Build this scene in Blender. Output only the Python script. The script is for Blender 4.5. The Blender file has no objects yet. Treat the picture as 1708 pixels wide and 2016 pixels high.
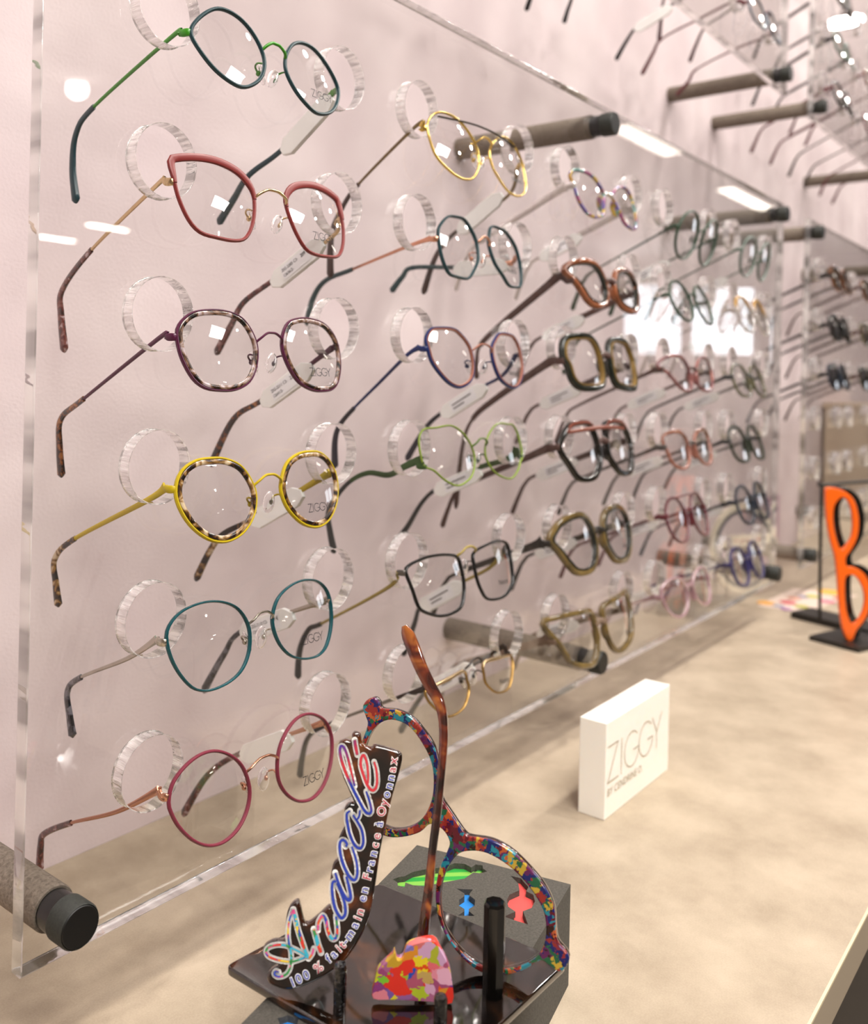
import bpy, bmesh, math, random
from mathutils import Vector, Matrix
R = math.radians
scene = bpy.context.scene
COL = scene.collection
random.seed(7)

# ------------------------------------------------------------------ camera
CAM = Vector((-0.30272909, -0.39384899, -0.19098968))
YAW, ROLL, FPX, CX, CY = 0.887978613, 0.0226388782, 1821.9843, 750.961403, 744.500964
W, H = 1708.0, 2016.0
FW = Vector((math.sin(YAW), math.cos(YAW), 0)); RT = Vector((math.cos(YAW), -math.sin(YAW), 0)); UP = Vector((0, 0, 1))
ix = RT * math.cos(ROLL) + UP * math.sin(ROLL)
iy = -RT * math.sin(ROLL) + UP * math.cos(ROLL)
cam = bpy.data.cameras.new('camera'); camo = bpy.data.objects.new('camera', cam); COL.objects.link(camo)
m = Matrix.Identity(4)
for i in range(3):
    m[i][0] = ix[i]; m[i][1] = iy[i]; m[i][2] = -FW[i]; m[i][3] = CAM[i]
camo.matrix_world = m
cam.sensor_fit = 'HORIZONTAL'; cam.sensor_width = 36.0
cam.lens = FPX / W * 36.0
cam.shift_x = (W / 2 - CX) / W
cam.shift_y = (CY - H / 2) / W
cam.clip_start = 0.01; cam.clip_end = 60
cam.dof.use_dof = True; cam.dof.focus_distance = 0.485; cam.dof.aperture_fstop = 9.0
scene.camera = camo

# ------------------------------------------------------------------ world, exposure, lights
wd = bpy.data.worlds.new('world'); scene.world = wd; wd.use_nodes = True
bg = wd.node_tree.nodes['Background']; bg.inputs[0].default_value = (1.0, 0.93, 0.87, 1); bg.inputs[1].default_value = 0.25
vs = scene.view_settings
vs.view_transform = 'Standard'; vs.look = 'None'; vs.exposure = -0.34; vs.gamma = 1.0; vs.use_curve_mapping = False
cy = scene.cycles
cy.use_denoising = True; cy.max_bounces = 10; cy.transparent_max_bounces = 28; cy.transmission_bounces = 7
cy.glossy_bounces = 4; cy.diffuse_bounces = 3; cy.use_adaptive_sampling = True; cy.adaptive_threshold = 0.08; cy.adaptive_min_samples = 16; cy.caustics_reflective = False; cy.caustics_refractive = False
cy.sample_clamp_indirect = 16.0; cy.blur_glossy = 0.3

def area(name, loc, target, sx, sy, power, color=(1, .93, .85), shape='RECTANGLE'):
    l = bpy.data.lights.new(name, 'AREA'); l.shape = shape; l.size = sx
    if shape in ('RECTANGLE', 'ELLIPSE'): l.size_y = sy
    l.energy = power; l.color = color
    o = bpy.data.objects.new(name, l); COL.objects.link(o); o.location = loc
    d = Vector(target) - Vector(loc); o.rotation_euler = d.to_track_quat('-Z', 'Y').to_euler()
    return o
# ceiling panel over the counter, added soft fill, round downlights, linear lights further back, shop window at the far end
area('ceiling_panel_light', (1.55, -1.95, 1.27), (1.55, -1.95, 0), .56, .50, 26, (1, .96, .92))
for x, y, p_ in ((-1.0, -1.15, 30), (-.15, -1.0, 34), (-1.9, -3.6, 60)):
    area('added_soft_fill', (x, y, 1.27), (x, y, 0), .75, .6, p_, (1, .96, .92))  # unseen area lamps added overhead to raise the ambient light
for x in (.75, 1.4, 2.05, 2.9, 3.7):
    area('ceiling_downlight', (x, -.52, 1.27), (x, -.45, 0), .12, .12, 12.5, (1, .95, .89), 'DISK')  # row added to brighten the wall evenly and put dots in the lenses
for k, (x, y) in enumerate(((2.22, -.57), (2.35, -1.5), (-.3, -.62), (.5, -.62))):
    area('ceiling_downlight', (x, y, 1.27), (x, y, 0), .10, .10, 7, (1, .94, .86), 'DISK')
area('downlight_far', (2.4, -3.87, 1.27), (1.2, -1.9, .5), .10, .10, 1.6, (1, .95, .9), 'DISK')
for x, y, l_ in ((5.35, -8.9, .5), (5.2, -7.7, .45), (5.0, -1.9, .8), (7.1, -1.98, 1.0)):
    area('linear_light', (x, y, 1.27), (x, y, 0), l_, .12, (26.0 if y < -5 else 3.4) * l_, (1, .91, .80))
area('shop_window_daylight', (10.0, -3.15, .52), (0, -.3, 0), .62, .72, 7, (.86, .92, 1.0))
area('shop_window_daylight', (10.0, -3.95, .56), (0, -.5, 0), .62, .80, 8, (.86, .92, 1.0))

# ------------------------------------------------------------------ picture plane helpers: a pixel of the photo -> a point on a real surface
def ray(u, v):
    c, s = math.cos(ROLL), math.sin(ROLL); du, dv = u - CX, v - CY
    return FW + RT * ((c * du + s * dv) / FPX) - UP * ((-s * du + c * dv) / FPX)
def on_plane(u, v, P, n):
    d = ray(u, v); return CAM + d * ((P - CAM).dot(n) / d.dot(n))
def atY(u, v, y): return on_plane(u, v, Vector((0, y, 0)), Vector((0, 1, 0)))
def atX(u, v, x): return on_plane(u, v, Vector((x, 0, 0)), Vector((1, 0, 0)))
def atZ(u, v, z): return on_plane(u, v, Vector((0, 0, z)), Vector((0, 0, 1)))
def dec(crop, pts):
    ox, oy, s = crop; return [(ox + a / s, oy + b / s) for a, b in pts]

# ------------------------------------------------------------------ mesh helpers
def srgb(h):
    h = h.lstrip('#'); c = [int(h[i:i + 2], 16) / 255 for i in (0, 2, 4)]
    return tuple((x / 12.92 if x <= .04045 else ((x + .055) / 1.055) ** 2.4) for x in c) + (1,)
def mesh_obj(name, verts, faces, mat, parent=None, smooth=True, sharp=40):
    me = bpy.data.meshes.new(name)
    off = parent['_o'] if parent is not None and '_o' in parent else None
    o3 = Vector(off) if off is not None else Vector((0, 0, 0))
    me.from_pydata([tuple(Vector(v) - o3) for v in verts], [], faces)
    me.update(calc_edges=True)
    mats = mat if isinstance(mat, (list, tuple)) else [mat]
    for mm in mats: me.materials.append(mm)
    if smooth:
        me.polygons.foreach_set('use_smooth', [True] * len(me.polygons))
        if sharp: me.set_sharp_from_angle(angle=R(sharp))
    o = bpy.data.objects.new(name, me); COL.objects.link(o)
    if parent is not None:
        o.parent = parent; o['_o'] = list(o3)
    return o
def tagit(o, label, cat, group=None, kind=None):
    o['label'] = label; o['category'] = cat
    if group: o['group'] = group
    if kind: o['kind'] = kind
    return o
def thing(name, loc, label, cat, group=None):
    o = bpy.data.objects.new(name, None); COL.objects.link(o); o.location = loc; o.empty_display_size = .01
    o['_o'] = list(loc)
    return tagit(o, label, cat, group)
class MB:
    def __init__(s): s.v = []; s.f = []
    def add(s, v, f):
        n = len(s.v); s.v += [Vector(a) for a in v]; s.f += [tuple(i + n for i in q) for q in f]; return s
    def box(s, lo, hi, M=None):
        x0, y0, z0 = lo; x1, y1, z1 = hi
        v = [(x0, y0, z0), (x1, y0, z0), (x1, y1, z0), (x0, y1, z0), (x0, y0, z1), (x1, y0, z1), (x1, y1, z1), (x0, y1, z1)]
        if M is not None: v = [M @ Vector(a) for a in v]
        return s.add(v, [(0, 3, 2, 1), (4, 5, 6, 7), (0, 1, 5, 4), (1, 2, 6, 5), (2, 3, 7, 6), (3, 0, 4, 7)])
    def tube(s, path, rx, ry, N, closed=False, seg=10, cap=True, power=2.0):
        path = [Vector(p) for p in path]; n = len(path); N = Vector(N)
        if not hasattr(rx, '__len__'): rx = [rx] * n
        if not hasattr(ry, '__len__'): ry = [ry] * n
        v = []; f = []
        for i, p in enumerate(path):
            a = path[(i - 1) % n] if closed or i > 0 else p
            b = path[(i + 1) % n] if closed or i < n - 1 else p
            t = (b - a)
            if t.length < 1e-9: t = Vector((1, 0, 0))
            t.normalize()
            sd = t.cross(N)
            if sd.length < 1e-4: sd = t.cross(Vector((0.3, 0.2, 1)))
            sd.normalize(); up = sd.cross(t).normalized()
            for k in range(seg):
                th = 2 * math.pi * k / seg; c, q = math.cos(th), math.sin(th)
                cc = math.copysign(abs(c) ** (2 / power), c); qq = math.copysign(abs(q) ** (2 / power), q)
                v.append(p + sd * (rx[i] * cc) + up * (ry[i] * qq))
        m_ = n if closed else n - 1
        for i in range(m_):
            j = (i + 1) % n
            for k in range(seg):
                l = (k + 1) % seg
                f.append((i * seg + k, i * seg + l, j * seg + l, j * seg + k))
        if not closed and cap:
            f.append(tuple(range(seg))); f.append(tuple((n - 1) * seg + k for k in reversed(range(seg))))
        return s.add(v, f)
    def lathe(s, O, axis, prof, seg=32):
        axis = Vector(axis).normalized(); a = axis.orthogonal().normalized(); b = axis.cross(a); O = Vector(O)
        v = []; f = []
        for (d, r) in prof:
            for k in range(seg):
                th = 2 * math.pi * k / seg; v.append(O + axis * d + (a * math.cos(th) + b * math.sin(th)) * r)
        for i in range(len(prof) - 1):
            for k in range(seg):
                l = (k + 1) % seg; f.append((i * seg + k, i * seg + l, (i + 1) * seg + l, (i + 1) * seg + k))
        f.append(tuple(reversed(range(seg)))); f.append(tuple((len(prof) - 1) * seg + k for k in range(seg)))
        return s.add(v, f)
    def blob(s, c, ex, ey, ez, su=8, sv=12):
        c = Vector(c); v = []; f = []
        for i in range(su + 1):
            ph = math.pi * i / su
            for j in range(sv):
                th = 2 * math.pi * j / sv
                v.append(c + ex * (math.sin(ph) * math.cos(th)) + ey * (math.sin(ph) * math.sin(th)) + ez * math.cos(ph))
        for i in range(su):
            for j in range(sv):
                k = (j + 1) % sv; f.append((i * sv + j, i * sv + k, (i + 1) * sv + k, (i + 1) * sv + j))
        return s.add(v, f)
    def build(s, name, mat, parent=None, smooth=True, sharp=40): return mesh_obj(name, s.v, s.f, mat, parent, smooth, sharp)

def catmull(pts, closed, per):
    pts = [Vector(p) for p in pts]; n = len(pts); out = []
    rng = range(n) if closed else range(n - 1)
    for i in rng:
        if closed: p0, p1, p2, p3 = pts[i - 1], pts[i], pts[(i + 1) % n], pts[(i + 2) % n]
        else: p0, p1, p2, p3 = pts[max(i - 1, 0)], pts[i], pts[i + 1], pts[min(i + 2, n - 1)]
        for k in range(per):
            t = k / per
            out.append(0.5 * ((2 * p1) + (p2 - p0) * t + (2 * p0 - 5 * p1 + 4 * p2 - p3) * t * t + (3 * p1 - p0 - 3 * p2 + p3) * t ** 3))
    if not closed: out.append(pts[-1])
    return out
def resample(pts, n, closed):
    P = list(pts) + ([pts[0]] if closed else [])
    L = [0.0]
    for a, b in zip(P, P[1:]): L.append(L[-1] + (b - a).length)
    out = []; m_ = n if closed else n - 1
    j = 0
    for i in range(n):
        t = L[-1] * i / m_
        while j < len(L) - 2 and L[j + 1] < t: j += 1
        q = (t - L[j]) / max(L[j + 1] - L[j], 1e-9)
        out.append(P[j].lerp(P[j + 1], min(max(q, 0), 1)))
    return out

def plate(name, splines, O, ex, ey, thick, bevel, mat, parent=None, bres=2, per=6, smooth_spline=True, edge_mat=None, sharp=35):
    """a flat cut-out (outer outline + holes, 2-D metres) with real thickness and rounded edges; front face at O"""
    cu = bpy.data.curves.new(name, 'CURVE'); cu.dimensions = '2D'; cu.fill_mode = 'BOTH'
    cu.extrude = max(thick / 2 - bevel, 1e-5); cu.bevel_depth = bevel; cu.bevel_resolution = bres; cu.offset = -bevel
    for s in splines:
        P = [Vector((a[0], a[1])) for a in s]
        if smooth_spline: P = catmull(P, True, per)
        sp = cu.splines.new('POLY'); sp.points.add(len(P) - 1)
        for i, q in enumerate(P): sp.points[i].co = (q[0], q[1], 0, 1)
        sp.use_cyclic_u = True
    ob = bpy.data.objects.new(name, cu); COL.objects.link(ob)
    dg = bpy.context.evaluated_depsgraph_get(); dg.update()
    me = ob.evaluated_get(dg).to_mesh()
    n = ex.cross(ey).normalized()
    vs_ = [O + ex * v.co.x + ey * v.co.y + n * (v.co.z - thick / 2) for v in me.vertices]
    fs = [tuple(p.vertices) for p in me.polygons]
    flat = [abs(p.normal.z) > .98 for p in me.polygons]
    ob.evaluated_get(dg).to_mesh_clear()
    bpy.data.objects.remove(ob); bpy.data.curves.remove(cu)
    mats = [mat] + ([edge_mat] if edge_mat else [])
    o = mesh_obj(name, vs_, fs, mats, parent, True, sharp)
    if edge_mat:
        o.data.polygons.foreach_set('material_index', [0 if q else 1 for q in flat])
    return o
FONT_CACHE = {}
def glyph(txt, grow=0.0, bold=0.0):
    key = (txt, grow)
    if key in FONT_CACHE: return FONT_CACHE[key]
    cu = bpy.data.curves.new('g', 'FONT'); cu.body = txt; cu.size = 1.0; cu.offset = grow; cu.resolution_u = 3; cu.align_x = 'CENTER'
    ob = bpy.data.objects.new('g', cu); COL.objects.link(ob)
    dg = bpy.context.evaluated_depsgraph_get(); dg.update()
    me = ob.evaluated_get(dg).to_mesh()
    r = ([(v.co.x, v.co.y) for v in me.vertices], [tuple(p.vertices) for p in me.polygons])
    ob.evaluated_get(dg).to_mesh_clear(); bpy.data.objects.remove(ob); bpy.data.curves.remove(cu)
    FONT_CACHE[key] = r
    return r
def flat_text(mb, txt, O, ex, ey, size, grow=0.0, sx=1.0):
    v, f = glyph(txt, grow)
    mb.add([O + ex * (a * size * sx) + ey * (b * size) for a, b in v], f)
def ribbon(mb, pts, w, n, closed=False):
    """thin flat stroke of width w lying in the plane with normal n"""
    pts = [Vector(p) for p in pts]; v = []; f = []
    k = len(pts)
    for i, p in enumerate(pts):
        a = pts[i - 1] if i > 0 else (pts[-1] if closed else p); b = pts[i + 1] if i < k - 1 else (pts[0] if closed else p)
        t = (b - a).normalized(); s = t.cross(n).normalized()
        ww = w if not hasattr(w, '__len__') else w[i]
        v += [p + s * ww / 2, p - s * ww / 2]
    m_ = k if closed else k - 1
    for i in range(m_):
        j = (i + 1) % k; f.append((2 * i, 2 * i + 1, 2 * j + 1, 2 * j))
    mb.add(v, f)
def roundcap(mb, p, r, ex, ey, seg=14):
    v = [p] + [p + ex * (r * math.cos(2 * math.pi * k / seg)) + ey * (r * math.sin(2 * math.pi * k / seg)) for k in range(seg)]
    mb.add(v, [(0, 1 + k, 1 + (k + 1) % seg) for k in range(seg)])
# ------------------------------------------------------------------ materials
def nodes(name):
    mt = bpy.data.materials.new(name); mt.use_nodes = True
    nt = mt.node_tree; return mt, nt, nt.nodes['Principled BSDF']
MC = {}
def pm(name, color, rough=.35, metal=0.0, trans=0.0, spec=.5, coat=0.0, ior=1.5, alpha=1, sub=0):
    if name in MC: return MC[name]
    mt, nt, b = nodes(name)
    c_ = srgb(color) if isinstance(color, str) else color
    if any(k in name for k in ('lacquer', '_tip', 'acetate', '_arm')) and not trans: c_ = tuple(q * .72 for q in c_[:3]) + (1,)
    b.inputs['Base Color'].default_value = c_
    b.inputs['Roughness'].default_value = rough; b.inputs['Metallic'].default_value = metal
    b.inputs['Transmission Weight'].default_value = trans; b.inputs['IOR'].default_value = ior
    b.inputs['Coat Weight'].default_value = coat; b.inputs['Coat Roughness'].default_value = .05
    b.inputs['Specular IOR Level'].default_value = spec
    if sub:
        b.inputs['Subsurface Weight'].default_value = sub; b.inputs['Subsurface Radius'].default_value = (.01, .009, .008)
    MC[name] = mt; return mt
def ramp_mat(name, stops, scale=120, detail=2.5, rough=.12, coat=.6, kind='noise', distort=.6, trans=0.0, interp='LINEAR', seed=0.0, bump=0):
    """patterned sheet: colours follow a noise or cell field through a ramp"""
    if name in MC: return MC[name]
    mt, nt, b = nodes(name); N = nt.nodes; L = nt.links
    tc = N.new('ShaderNodeTexCoord'); mp = N.new('ShaderNodeMapping'); L.new(tc.outputs['Object'], mp.inputs[0])
    mp.inputs['Location'].default_value = (seed, seed * .7, seed * 1.3)
    if kind == 'wave':
        t = N.new('ShaderNodeTexWave'); t.inputs['Scale'].default_value = scale; t.inputs['Distortion'].default_value = distort
        t.bands_direction = 'DIAGONAL'; out = t.outputs['Fac']; L.new(mp.outputs[0], t.inputs['Vector'])
    elif kind == 'noise':
        t = N.new('ShaderNodeTexNoise'); t.inputs['Scale'].default_value = scale; t.inputs['Detail'].default_value = detail
        t.inputs['Distortion'].default_value = distort; out = t.outputs['Fac']
        L.new(mp.outputs[0], t.inputs['Vector'])
    else:
        nz = N.new('ShaderNodeTexNoise'); nz.inputs['Scale'].default_value = scale * 1.2; nz.inputs['Detail'].default_value = 2
        L.new(mp.outputs[0], nz.inputs['Vector'])
        ad = N.new('ShaderNodeVectorMath'); ad.operation = 'MULTIPLY_ADD'
        L.new(nz.outputs['Color'], ad.inputs[0]); ad.inputs[1].default_value = (distort / scale,) * 3; L.new(mp.outputs[0], ad.inputs[2])
        t = N.new('ShaderNodeTexVoronoi'); t.inputs['Scale'].default_value = scale; L.new(ad.outputs[0], t.inputs['Vector'])
        sp = N.new('ShaderNodeSeparateColor'); L.new(t.outputs['Color'], sp.inputs[0]); out = sp.outputs[0]
    r = N.new('ShaderNodeValToRGB'); r.color_ramp.interpolation = interp; L.new(out, r.inputs[0])
    cr = r.color_ramp
    while len(cr.elements) < len(stops): cr.elements.new(.5)
    for e, (p, c) in zip(cr.elements, stops): e.position = p; e.color = srgb(c)
    L.new(r.outputs[0], b.inputs['Base Color'])
    b.inputs['Roughness'].default_value = rough; b.inputs['Coat Weight'].default_value = coat; b.inputs['Coat Roughness'].default_value = .03
    b.inputs['Transmission Weight'].default_value = trans
    if bump:
        bn = N.new('ShaderNodeBump'); bn.inputs['Strength'].default_value = bump; bn.inputs['Distance'].default_value = .001
        L.new(out, bn.inputs['Height']); L.new(bn.outputs[0], b.inputs['Normal'])
    MC[name] = mt; return mt

def wall_mat():
    mt, nt, b = nodes('pink_wall_paint'); N = nt.nodes; L = nt.links
    tc = N.new('ShaderNodeTexCoord'); n1 = N.new('ShaderNodeTexNoise'); n1.inputs['Scale'].default_value = 9; n1.inputs['Detail'].default_value = 3
    n2 = N.new('ShaderNodeTexNoise'); n2.inputs['Scale'].default_value = 420; n2.inputs['Detail'].default_value = 3
    L.new(tc.outputs['Object'], n1.inputs[0]); L.new(tc.outputs['Object'], n2.inputs[0])
    r = N.new('ShaderNodeValToRGB'); L.new(n1.outputs[0], r.inputs[0])
    r.color_ramp.elements[0].position = .32; r.color_ramp.elements[0].color = srgb('d9c8cb')
    r.color_ramp.elements[1].position = .66; r.color_ramp.elements[1].color = srgb('e7d8da')
    L.new(r.outputs[0], b.inputs['Base Color']); b.inputs['Roughness'].default_value = .75; b.inputs['Specular IOR Level'].default_value = .2
    bn = N.new('ShaderNodeBump'); bn.inputs['Strength'].default_value = .12; bn.inputs['Distance'].default_value = .002
    L.new(n2.outputs[0], bn.inputs['Height']); L.new(bn.outputs[0], b.inputs['Normal'])
    return mt
def counter_mat():
    mt, nt, b = nodes('greige_microcement'); N = nt.nodes; L = nt.links
    tc = N.new('ShaderNodeTexCoord')
    n1 = N.new('ShaderNodeTexNoise'); n1.inputs['Scale'].default_value = 14; n1.inputs['Detail'].default_value = 8; n1.inputs['Roughness'].default_value = .62
    n2 = N.new('ShaderNodeTexNoise'); n2.inputs['Scale'].default_value = 900; n2.inputs['Detail'].default_value = 2
    L.new(tc.outputs['Object'], n1.inputs[0]); L.new(tc.outputs['Object'], n2.inputs[0])
    mx = N.new('ShaderNodeMath'); mx.operation = 'MULTIPLY_ADD'; L.new(n2.outputs[0], mx.inputs[0]); mx.inputs[1].default_value = .22; L.new(n1.outputs[0], mx.inputs[2])
    r = N.new('ShaderNodeValToRGB'); L.new(mx.outputs[0], r.inputs[0])
    r.color_ramp.elements[0].position = .42; r.color_ramp.elements[0].color = srgb('9b8c78')
    r.color_ramp.elements[1].position = .78; r.color_ramp.elements[1].color = srgb('bbac97')
    L.new(r.outputs[0], b.inputs['Base Color']); b.inputs['Roughness'].default_value = .42; b.inputs['Specular IOR Level'].default_value = .35
    return mt
def clear_mat(name, tint, gloss_rough=0.0, ior=1.49, extra=1.0):
    """clear sheet: what is behind shows through, lamps mirror in it by Fresnel"""
    if name in MC: return MC[name]
    mt = bpy.data.materials.new(name); mt.use_nodes = True; nt = mt.node_tree; N = nt.nodes; L = nt.links
    N.remove(N['Principled BSDF']); out = N['Material Output']
    tr = N.new('ShaderNodeBsdfTransparent'); tr.inputs[0].default_value = tint
    gl = N.new('ShaderNodeBsdfGlossy'); gl.inputs['Roughness'].default_value = gloss_rough; gl.inputs[0].default_value = (1, 1, 1, 1)
    fr = N.new('ShaderNodeFresnel'); fr.inputs[0].default_value = ior
    # the sheet's own Fresnel, independent of which side is hit
    ge = N.new('ShaderNodeNewGeometry'); mxi = N.new('ShaderNodeMix'); mxi.data_type = 'FLOAT'
    L.new(ge.outputs['Backfacing'], mxi.inputs[0]); mxi.inputs[2].default_value = ior; mxi.inputs[3].default_value = 1 / ior
    L.new(mxi.outputs[0], fr.inputs[0])
    mu = N.new('ShaderNodeMath'); mu.operation = 'MULTIPLY'; mu.use_clamp = True; mu.inputs[1].default_value = extra; L.new(fr.outputs[0], mu.inputs[0])
    mx = N.new('ShaderNodeMixShader'); L.new(mu.outputs[0], mx.inputs[0]); L.new(tr.outputs[0], mx.inputs[1]); L.new(gl.outputs[0], mx.inputs[2])
    L.new(mx.outputs[0], out.inputs[0]); MC[name] = mt; return mt
def edge_glass(name='cut_acrylic_edge', sc_=300, dark=.32, bstr=1.0):
    mt, nt, b = nodes(name); N = nt.nodes; L = nt.links
    b.inputs['Transmission Weight'].default_value = .74
    b.inputs['Roughness'].default_value = .035; b.inputs['IOR'].default_value = 1.49; b.inputs['Coat Weight'].default_value = 1.0; b.inputs['Coat Roughness'].default_value = .02
    tc = N.new('ShaderNodeTexCoord'); n = N.new('ShaderNodeTexNoise'); n.inputs['Scale'].default_value = sc_; n.inputs['Detail'].default_value = 3
    mp = N.new('ShaderNodeMapping'); mp.inputs['Scale'].default_value = (1, .10, 1); L.new(tc.outputs['Object'], mp.inputs[0]); L.new(mp.outputs[0], n.inputs[0])
    r = N.new('ShaderNodeValToRGB'); L.new(n.outputs[0], r.inputs[0]); e = r.color_ramp.elements
    e[0].position = .41; e[0].color = (dark, dark, dark * .97, 1); e[1].position = .56; e[1].color = (1, 1, .98, 1)  # grey and white streaks in the colour stand in for reflections along the cut
    L.new(r.outputs[0], b.inputs['Base Color'])
    bn = N.new('ShaderNodeBump'); bn.inputs['Strength'].default_value = bstr; bn.inputs['Distance'].default_value = .002
    L.new(n.outputs[0], bn.inputs['Height']); L.new(bn.outputs[0], b.inputs['Normal']); return mt

M_wall = wall_mat(); M_counter = counter_mat()
M_sheet = clear_mat('clear_acrylic_sheet', (.985, .985, .98, 1))
M_edge = edge_glass(); M_outer = edge_glass("sawn_acrylic_edge", 42, .26, .8)
M_lens = clear_mat('demo_lens', (.975, .975, .975, 1), ior=1.55, extra=1.6)
M_lens_grey = clear_mat('grey_sun_lens', (.10, .09, .10, 1), ior=1.6, extra=1.6)
M_lens_brown = clear_mat('brown_sun_lens', (.20, .12, .08, 1), ior=1.6, extra=1.6)
M_conc = ramp_mat('taupe_stone_coating', [(.3, '62584d'), (.7, '877b6f')], 500, 3, .85, 0, bump=.6)
M_cap = ramp_mat('dark_rubber_coating', [(.3, '191b17'), (.75, '2e312c')], 900, 3, .6, 0)
M_capface = pm('black_cap_face', '070707', .5)
M_gold = pm('polished_gold', 'd8b866', .22, 1); M_palegold = pm('pale_gold', 'c9b089', .25, 1)
M_silver = pm('steel', 'b8b2a6', .25, 1); M_rose = pm('rose_gold', 'cf9a80', .25, 1); M_black = pm('gloss_black', '0c0c0c', .25)
M_clearplastic = pm('clear_plastic', (1, 1, 1, 1), .05, 0, .95, ior=1.4)
M_white = pm('white_tag_plastic', 'fdfdfb', .35, sub=.0); M_paper = pm('white_label_paper', 'fbfbff', .6)
M_ink = pm('black_ink', '15131a', .6); M_greyink = pm('grey_print', '3b3633', .6)
M_whiteprint = pm('white_print', 'fbfaf6', .45)
M_tort = ramp_mat('brown_tortoise', [(.36, '17100c'), (.48, '3a2014'), (.56, '6e3c1c'), (.68, 'a06a3c')], 260, 2)
M_tortgrey = ramp_mat('grey_tortoise', [(.38, '120f0e'), (.47, '3a2418'), (.55, '7a5c48'), (.66, 'a8989a')], 150, 2, rough=.2, coat=.2)
M_tortyel = ramp_mat('honey_tortoise', [(.40, '150e0a'), (.48, '3c2412'), (.56, '8a6636'), (.66, 'c2ae90')], 150, 2, rough=.2, coat=.2)
M_tortred = ramp_mat('burgundy_tortoise', [(.36, '2a0f10'), (.5, '5c2622'), (.6, '7a4a44'), (.7, 'b7a2a6')], 220, 2)
M_tortdark = ramp_mat('charcoal_tortoise', [(.36, '121216'), (.5, '34333a'), (.62, '6a6870')], 240, 2)
M_multi = ramp_mat('confetti_acetate', [(0, '14205e'), (.1, '8f2a22'), (.2, '1f5a3a'), (.3, '1f7c8c'), (.4, '5a1420'), (.5, 'b89a34'), (.58, '1a1c5c'), (.68, 'b0562c'), (.78, '5a1f50'), (.86, '2a120e'), (.94, '8a2a26')], 300, kind='cells', interp='CONSTANT', distort=2.6, rough=.15)
M_multilight = ramp_mat('pastel_confetti_acetate', [(0, '6a5c94'), (.2, 'b89a3c'), (.4, '944e78'), (.6, '5f8c84'), (.75, '6a5c94'), (.9, 'a8803c')], 150, kind='cells', interp='CONSTANT', distort=1.4)

# ------------------------------------------------------------------ the setting
WALLY, ZC = 0.162, -0.522
def struct(name, lo, hi, mat, label):
    o = MB().box(lo, hi).build(name, mat, None, False); o['kind'] = 'structure'; o['label'] = label; o['category'] = name.split('_')[0]; return o
struct('wall_back', (-3, WALLY, -1.42), (11, WALLY + .1, 1.3), M_wall, 'pale pink matt wall behind the clear panels')
struct('floor', (-3, -9.5, -1.52), (11, WALLY, -1.42), pm('floor_grey', '8c8378', .5), 'grey brown floor below the counter')
M_room = pm('taupe_shop_wall', 'a89c90', .7)
struct('wall_front', (-3, -9.6, -1.42), (11, -9.5, 1.3), M_room, 'taupe wall on the opposite side of the shop')
struct('wall_left', (-3.1, -9.5, -1.42), (-3, WALLY, 1.3), M_room, 'taupe side wall of the shop')
struct('wall_right', (11, -9.5, -1.42), (11.1, WALLY, 1.3), M_room, 'taupe end wall of the shop')
struct('ceiling', (-3, -9.5, 1.3), (11, WALLY, 1.4), pm('ceiling_white', 'e8e2dc', .8), 'white ceiling over the shop')
# counter
ct = thing('counter', (.8, -.05, ZC), 'long greige stone-look counter along the pink wall', 'counter')
MB().box((-2.6, -.2675, ZC - .022), (5.5, WALLY - .0004, ZC)).build('worktop', M_counter, ct, False)
MB().box((-2.6, -.269, ZC - .0015), (5.5, -.2675, ZC)).build('edge_strip', pm('pale_edge', 'd8c9a6', .45), ct, False)
MB().box((-2.6, -.269, ZC - .0235), (5.5, -.2676, ZC - .0015)).build('front_edge', pm('edge_taupe', '9c8d78', .6), ct, False)
MB().box((-2.6, -.24, -1.42), (5.5, WALLY - .002, ZC - .022)).build('cabinet_body', pm('cabinet_dark', '3b332a', .6), ct, False)

# ------------------------------------------------------------------ clear panels with holes
ROWP, QX, SX, HR = .08, .2201, .1374, .01908
TH = .0085
X_LEFT, X_RIGHT, Z_BOT, Z_TOP = -.0725, 1.086, -.4722, .0715
SEC = 1.2975          # offset to the second pair of panels
UPZ = .7015           # height offset of the upper panels
def panel(x_off, z_off, name, label, grp):
    ex, ez = Vector((1, 0, 0)), Vector((0, 0, 1))
    sp = [[(X_LEFT, Z_BOT), (X_RIGHT, Z_BOT), (X_RIGHT, Z_TOP), (X_LEFT, Z_TOP)]]
    for c in range(5):
        for r in range(6):
            for s in (0, 1):
                cx_, cz = c * QX + s * SX, -r * ROWP + .0
                sp.append([(cx_ + HR * math.cos(2 * math.pi * k / 48), cz - HR * math.sin(2 * math.pi * k / 48)) for k in range(48)])
    o = plate(name, sp, Vector((x_off, 0, z_off)), ex, ez, TH, .0007, M_sheet, None, 2, smooth_spline=False, edge_mat=M_edge, sharp=50)
    o.data.materials.append(M_outer)
    for p in o.data.polygons:
        if p.material_index == 1:
            x_, z_ = p.center.x - x_off, p.center.z - z_off
            if min(abs(x_ - X_LEFT), abs(x_ - X_RIGHT), abs(z_ - Z_BOT), abs(z_ - Z_TOP)) < .003: p.material_index = 2
    tagit(o, label, 'display panel', grp); return o
G = 'clear acrylic display panels on the pink wall'
panel(0, 0, 'acrylic_sheet', 'large clear acrylic panel with round holes, full of spectacles, across the middle', G)
panel(0, UPZ, 'acrylic_sheet', 'clear acrylic panel whose sparkling bottom corner hangs above the full one', G)
panel(SEC, 0, 'acrylic_sheet', 'clear acrylic panel holding dark sunglasses, beyond the bright vertical edge', G)
panel(SEC, UPZ, 'acrylic_sheet', 'clear acrylic panel cut off by the top corner, above the sunglasses panel', G)

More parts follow.
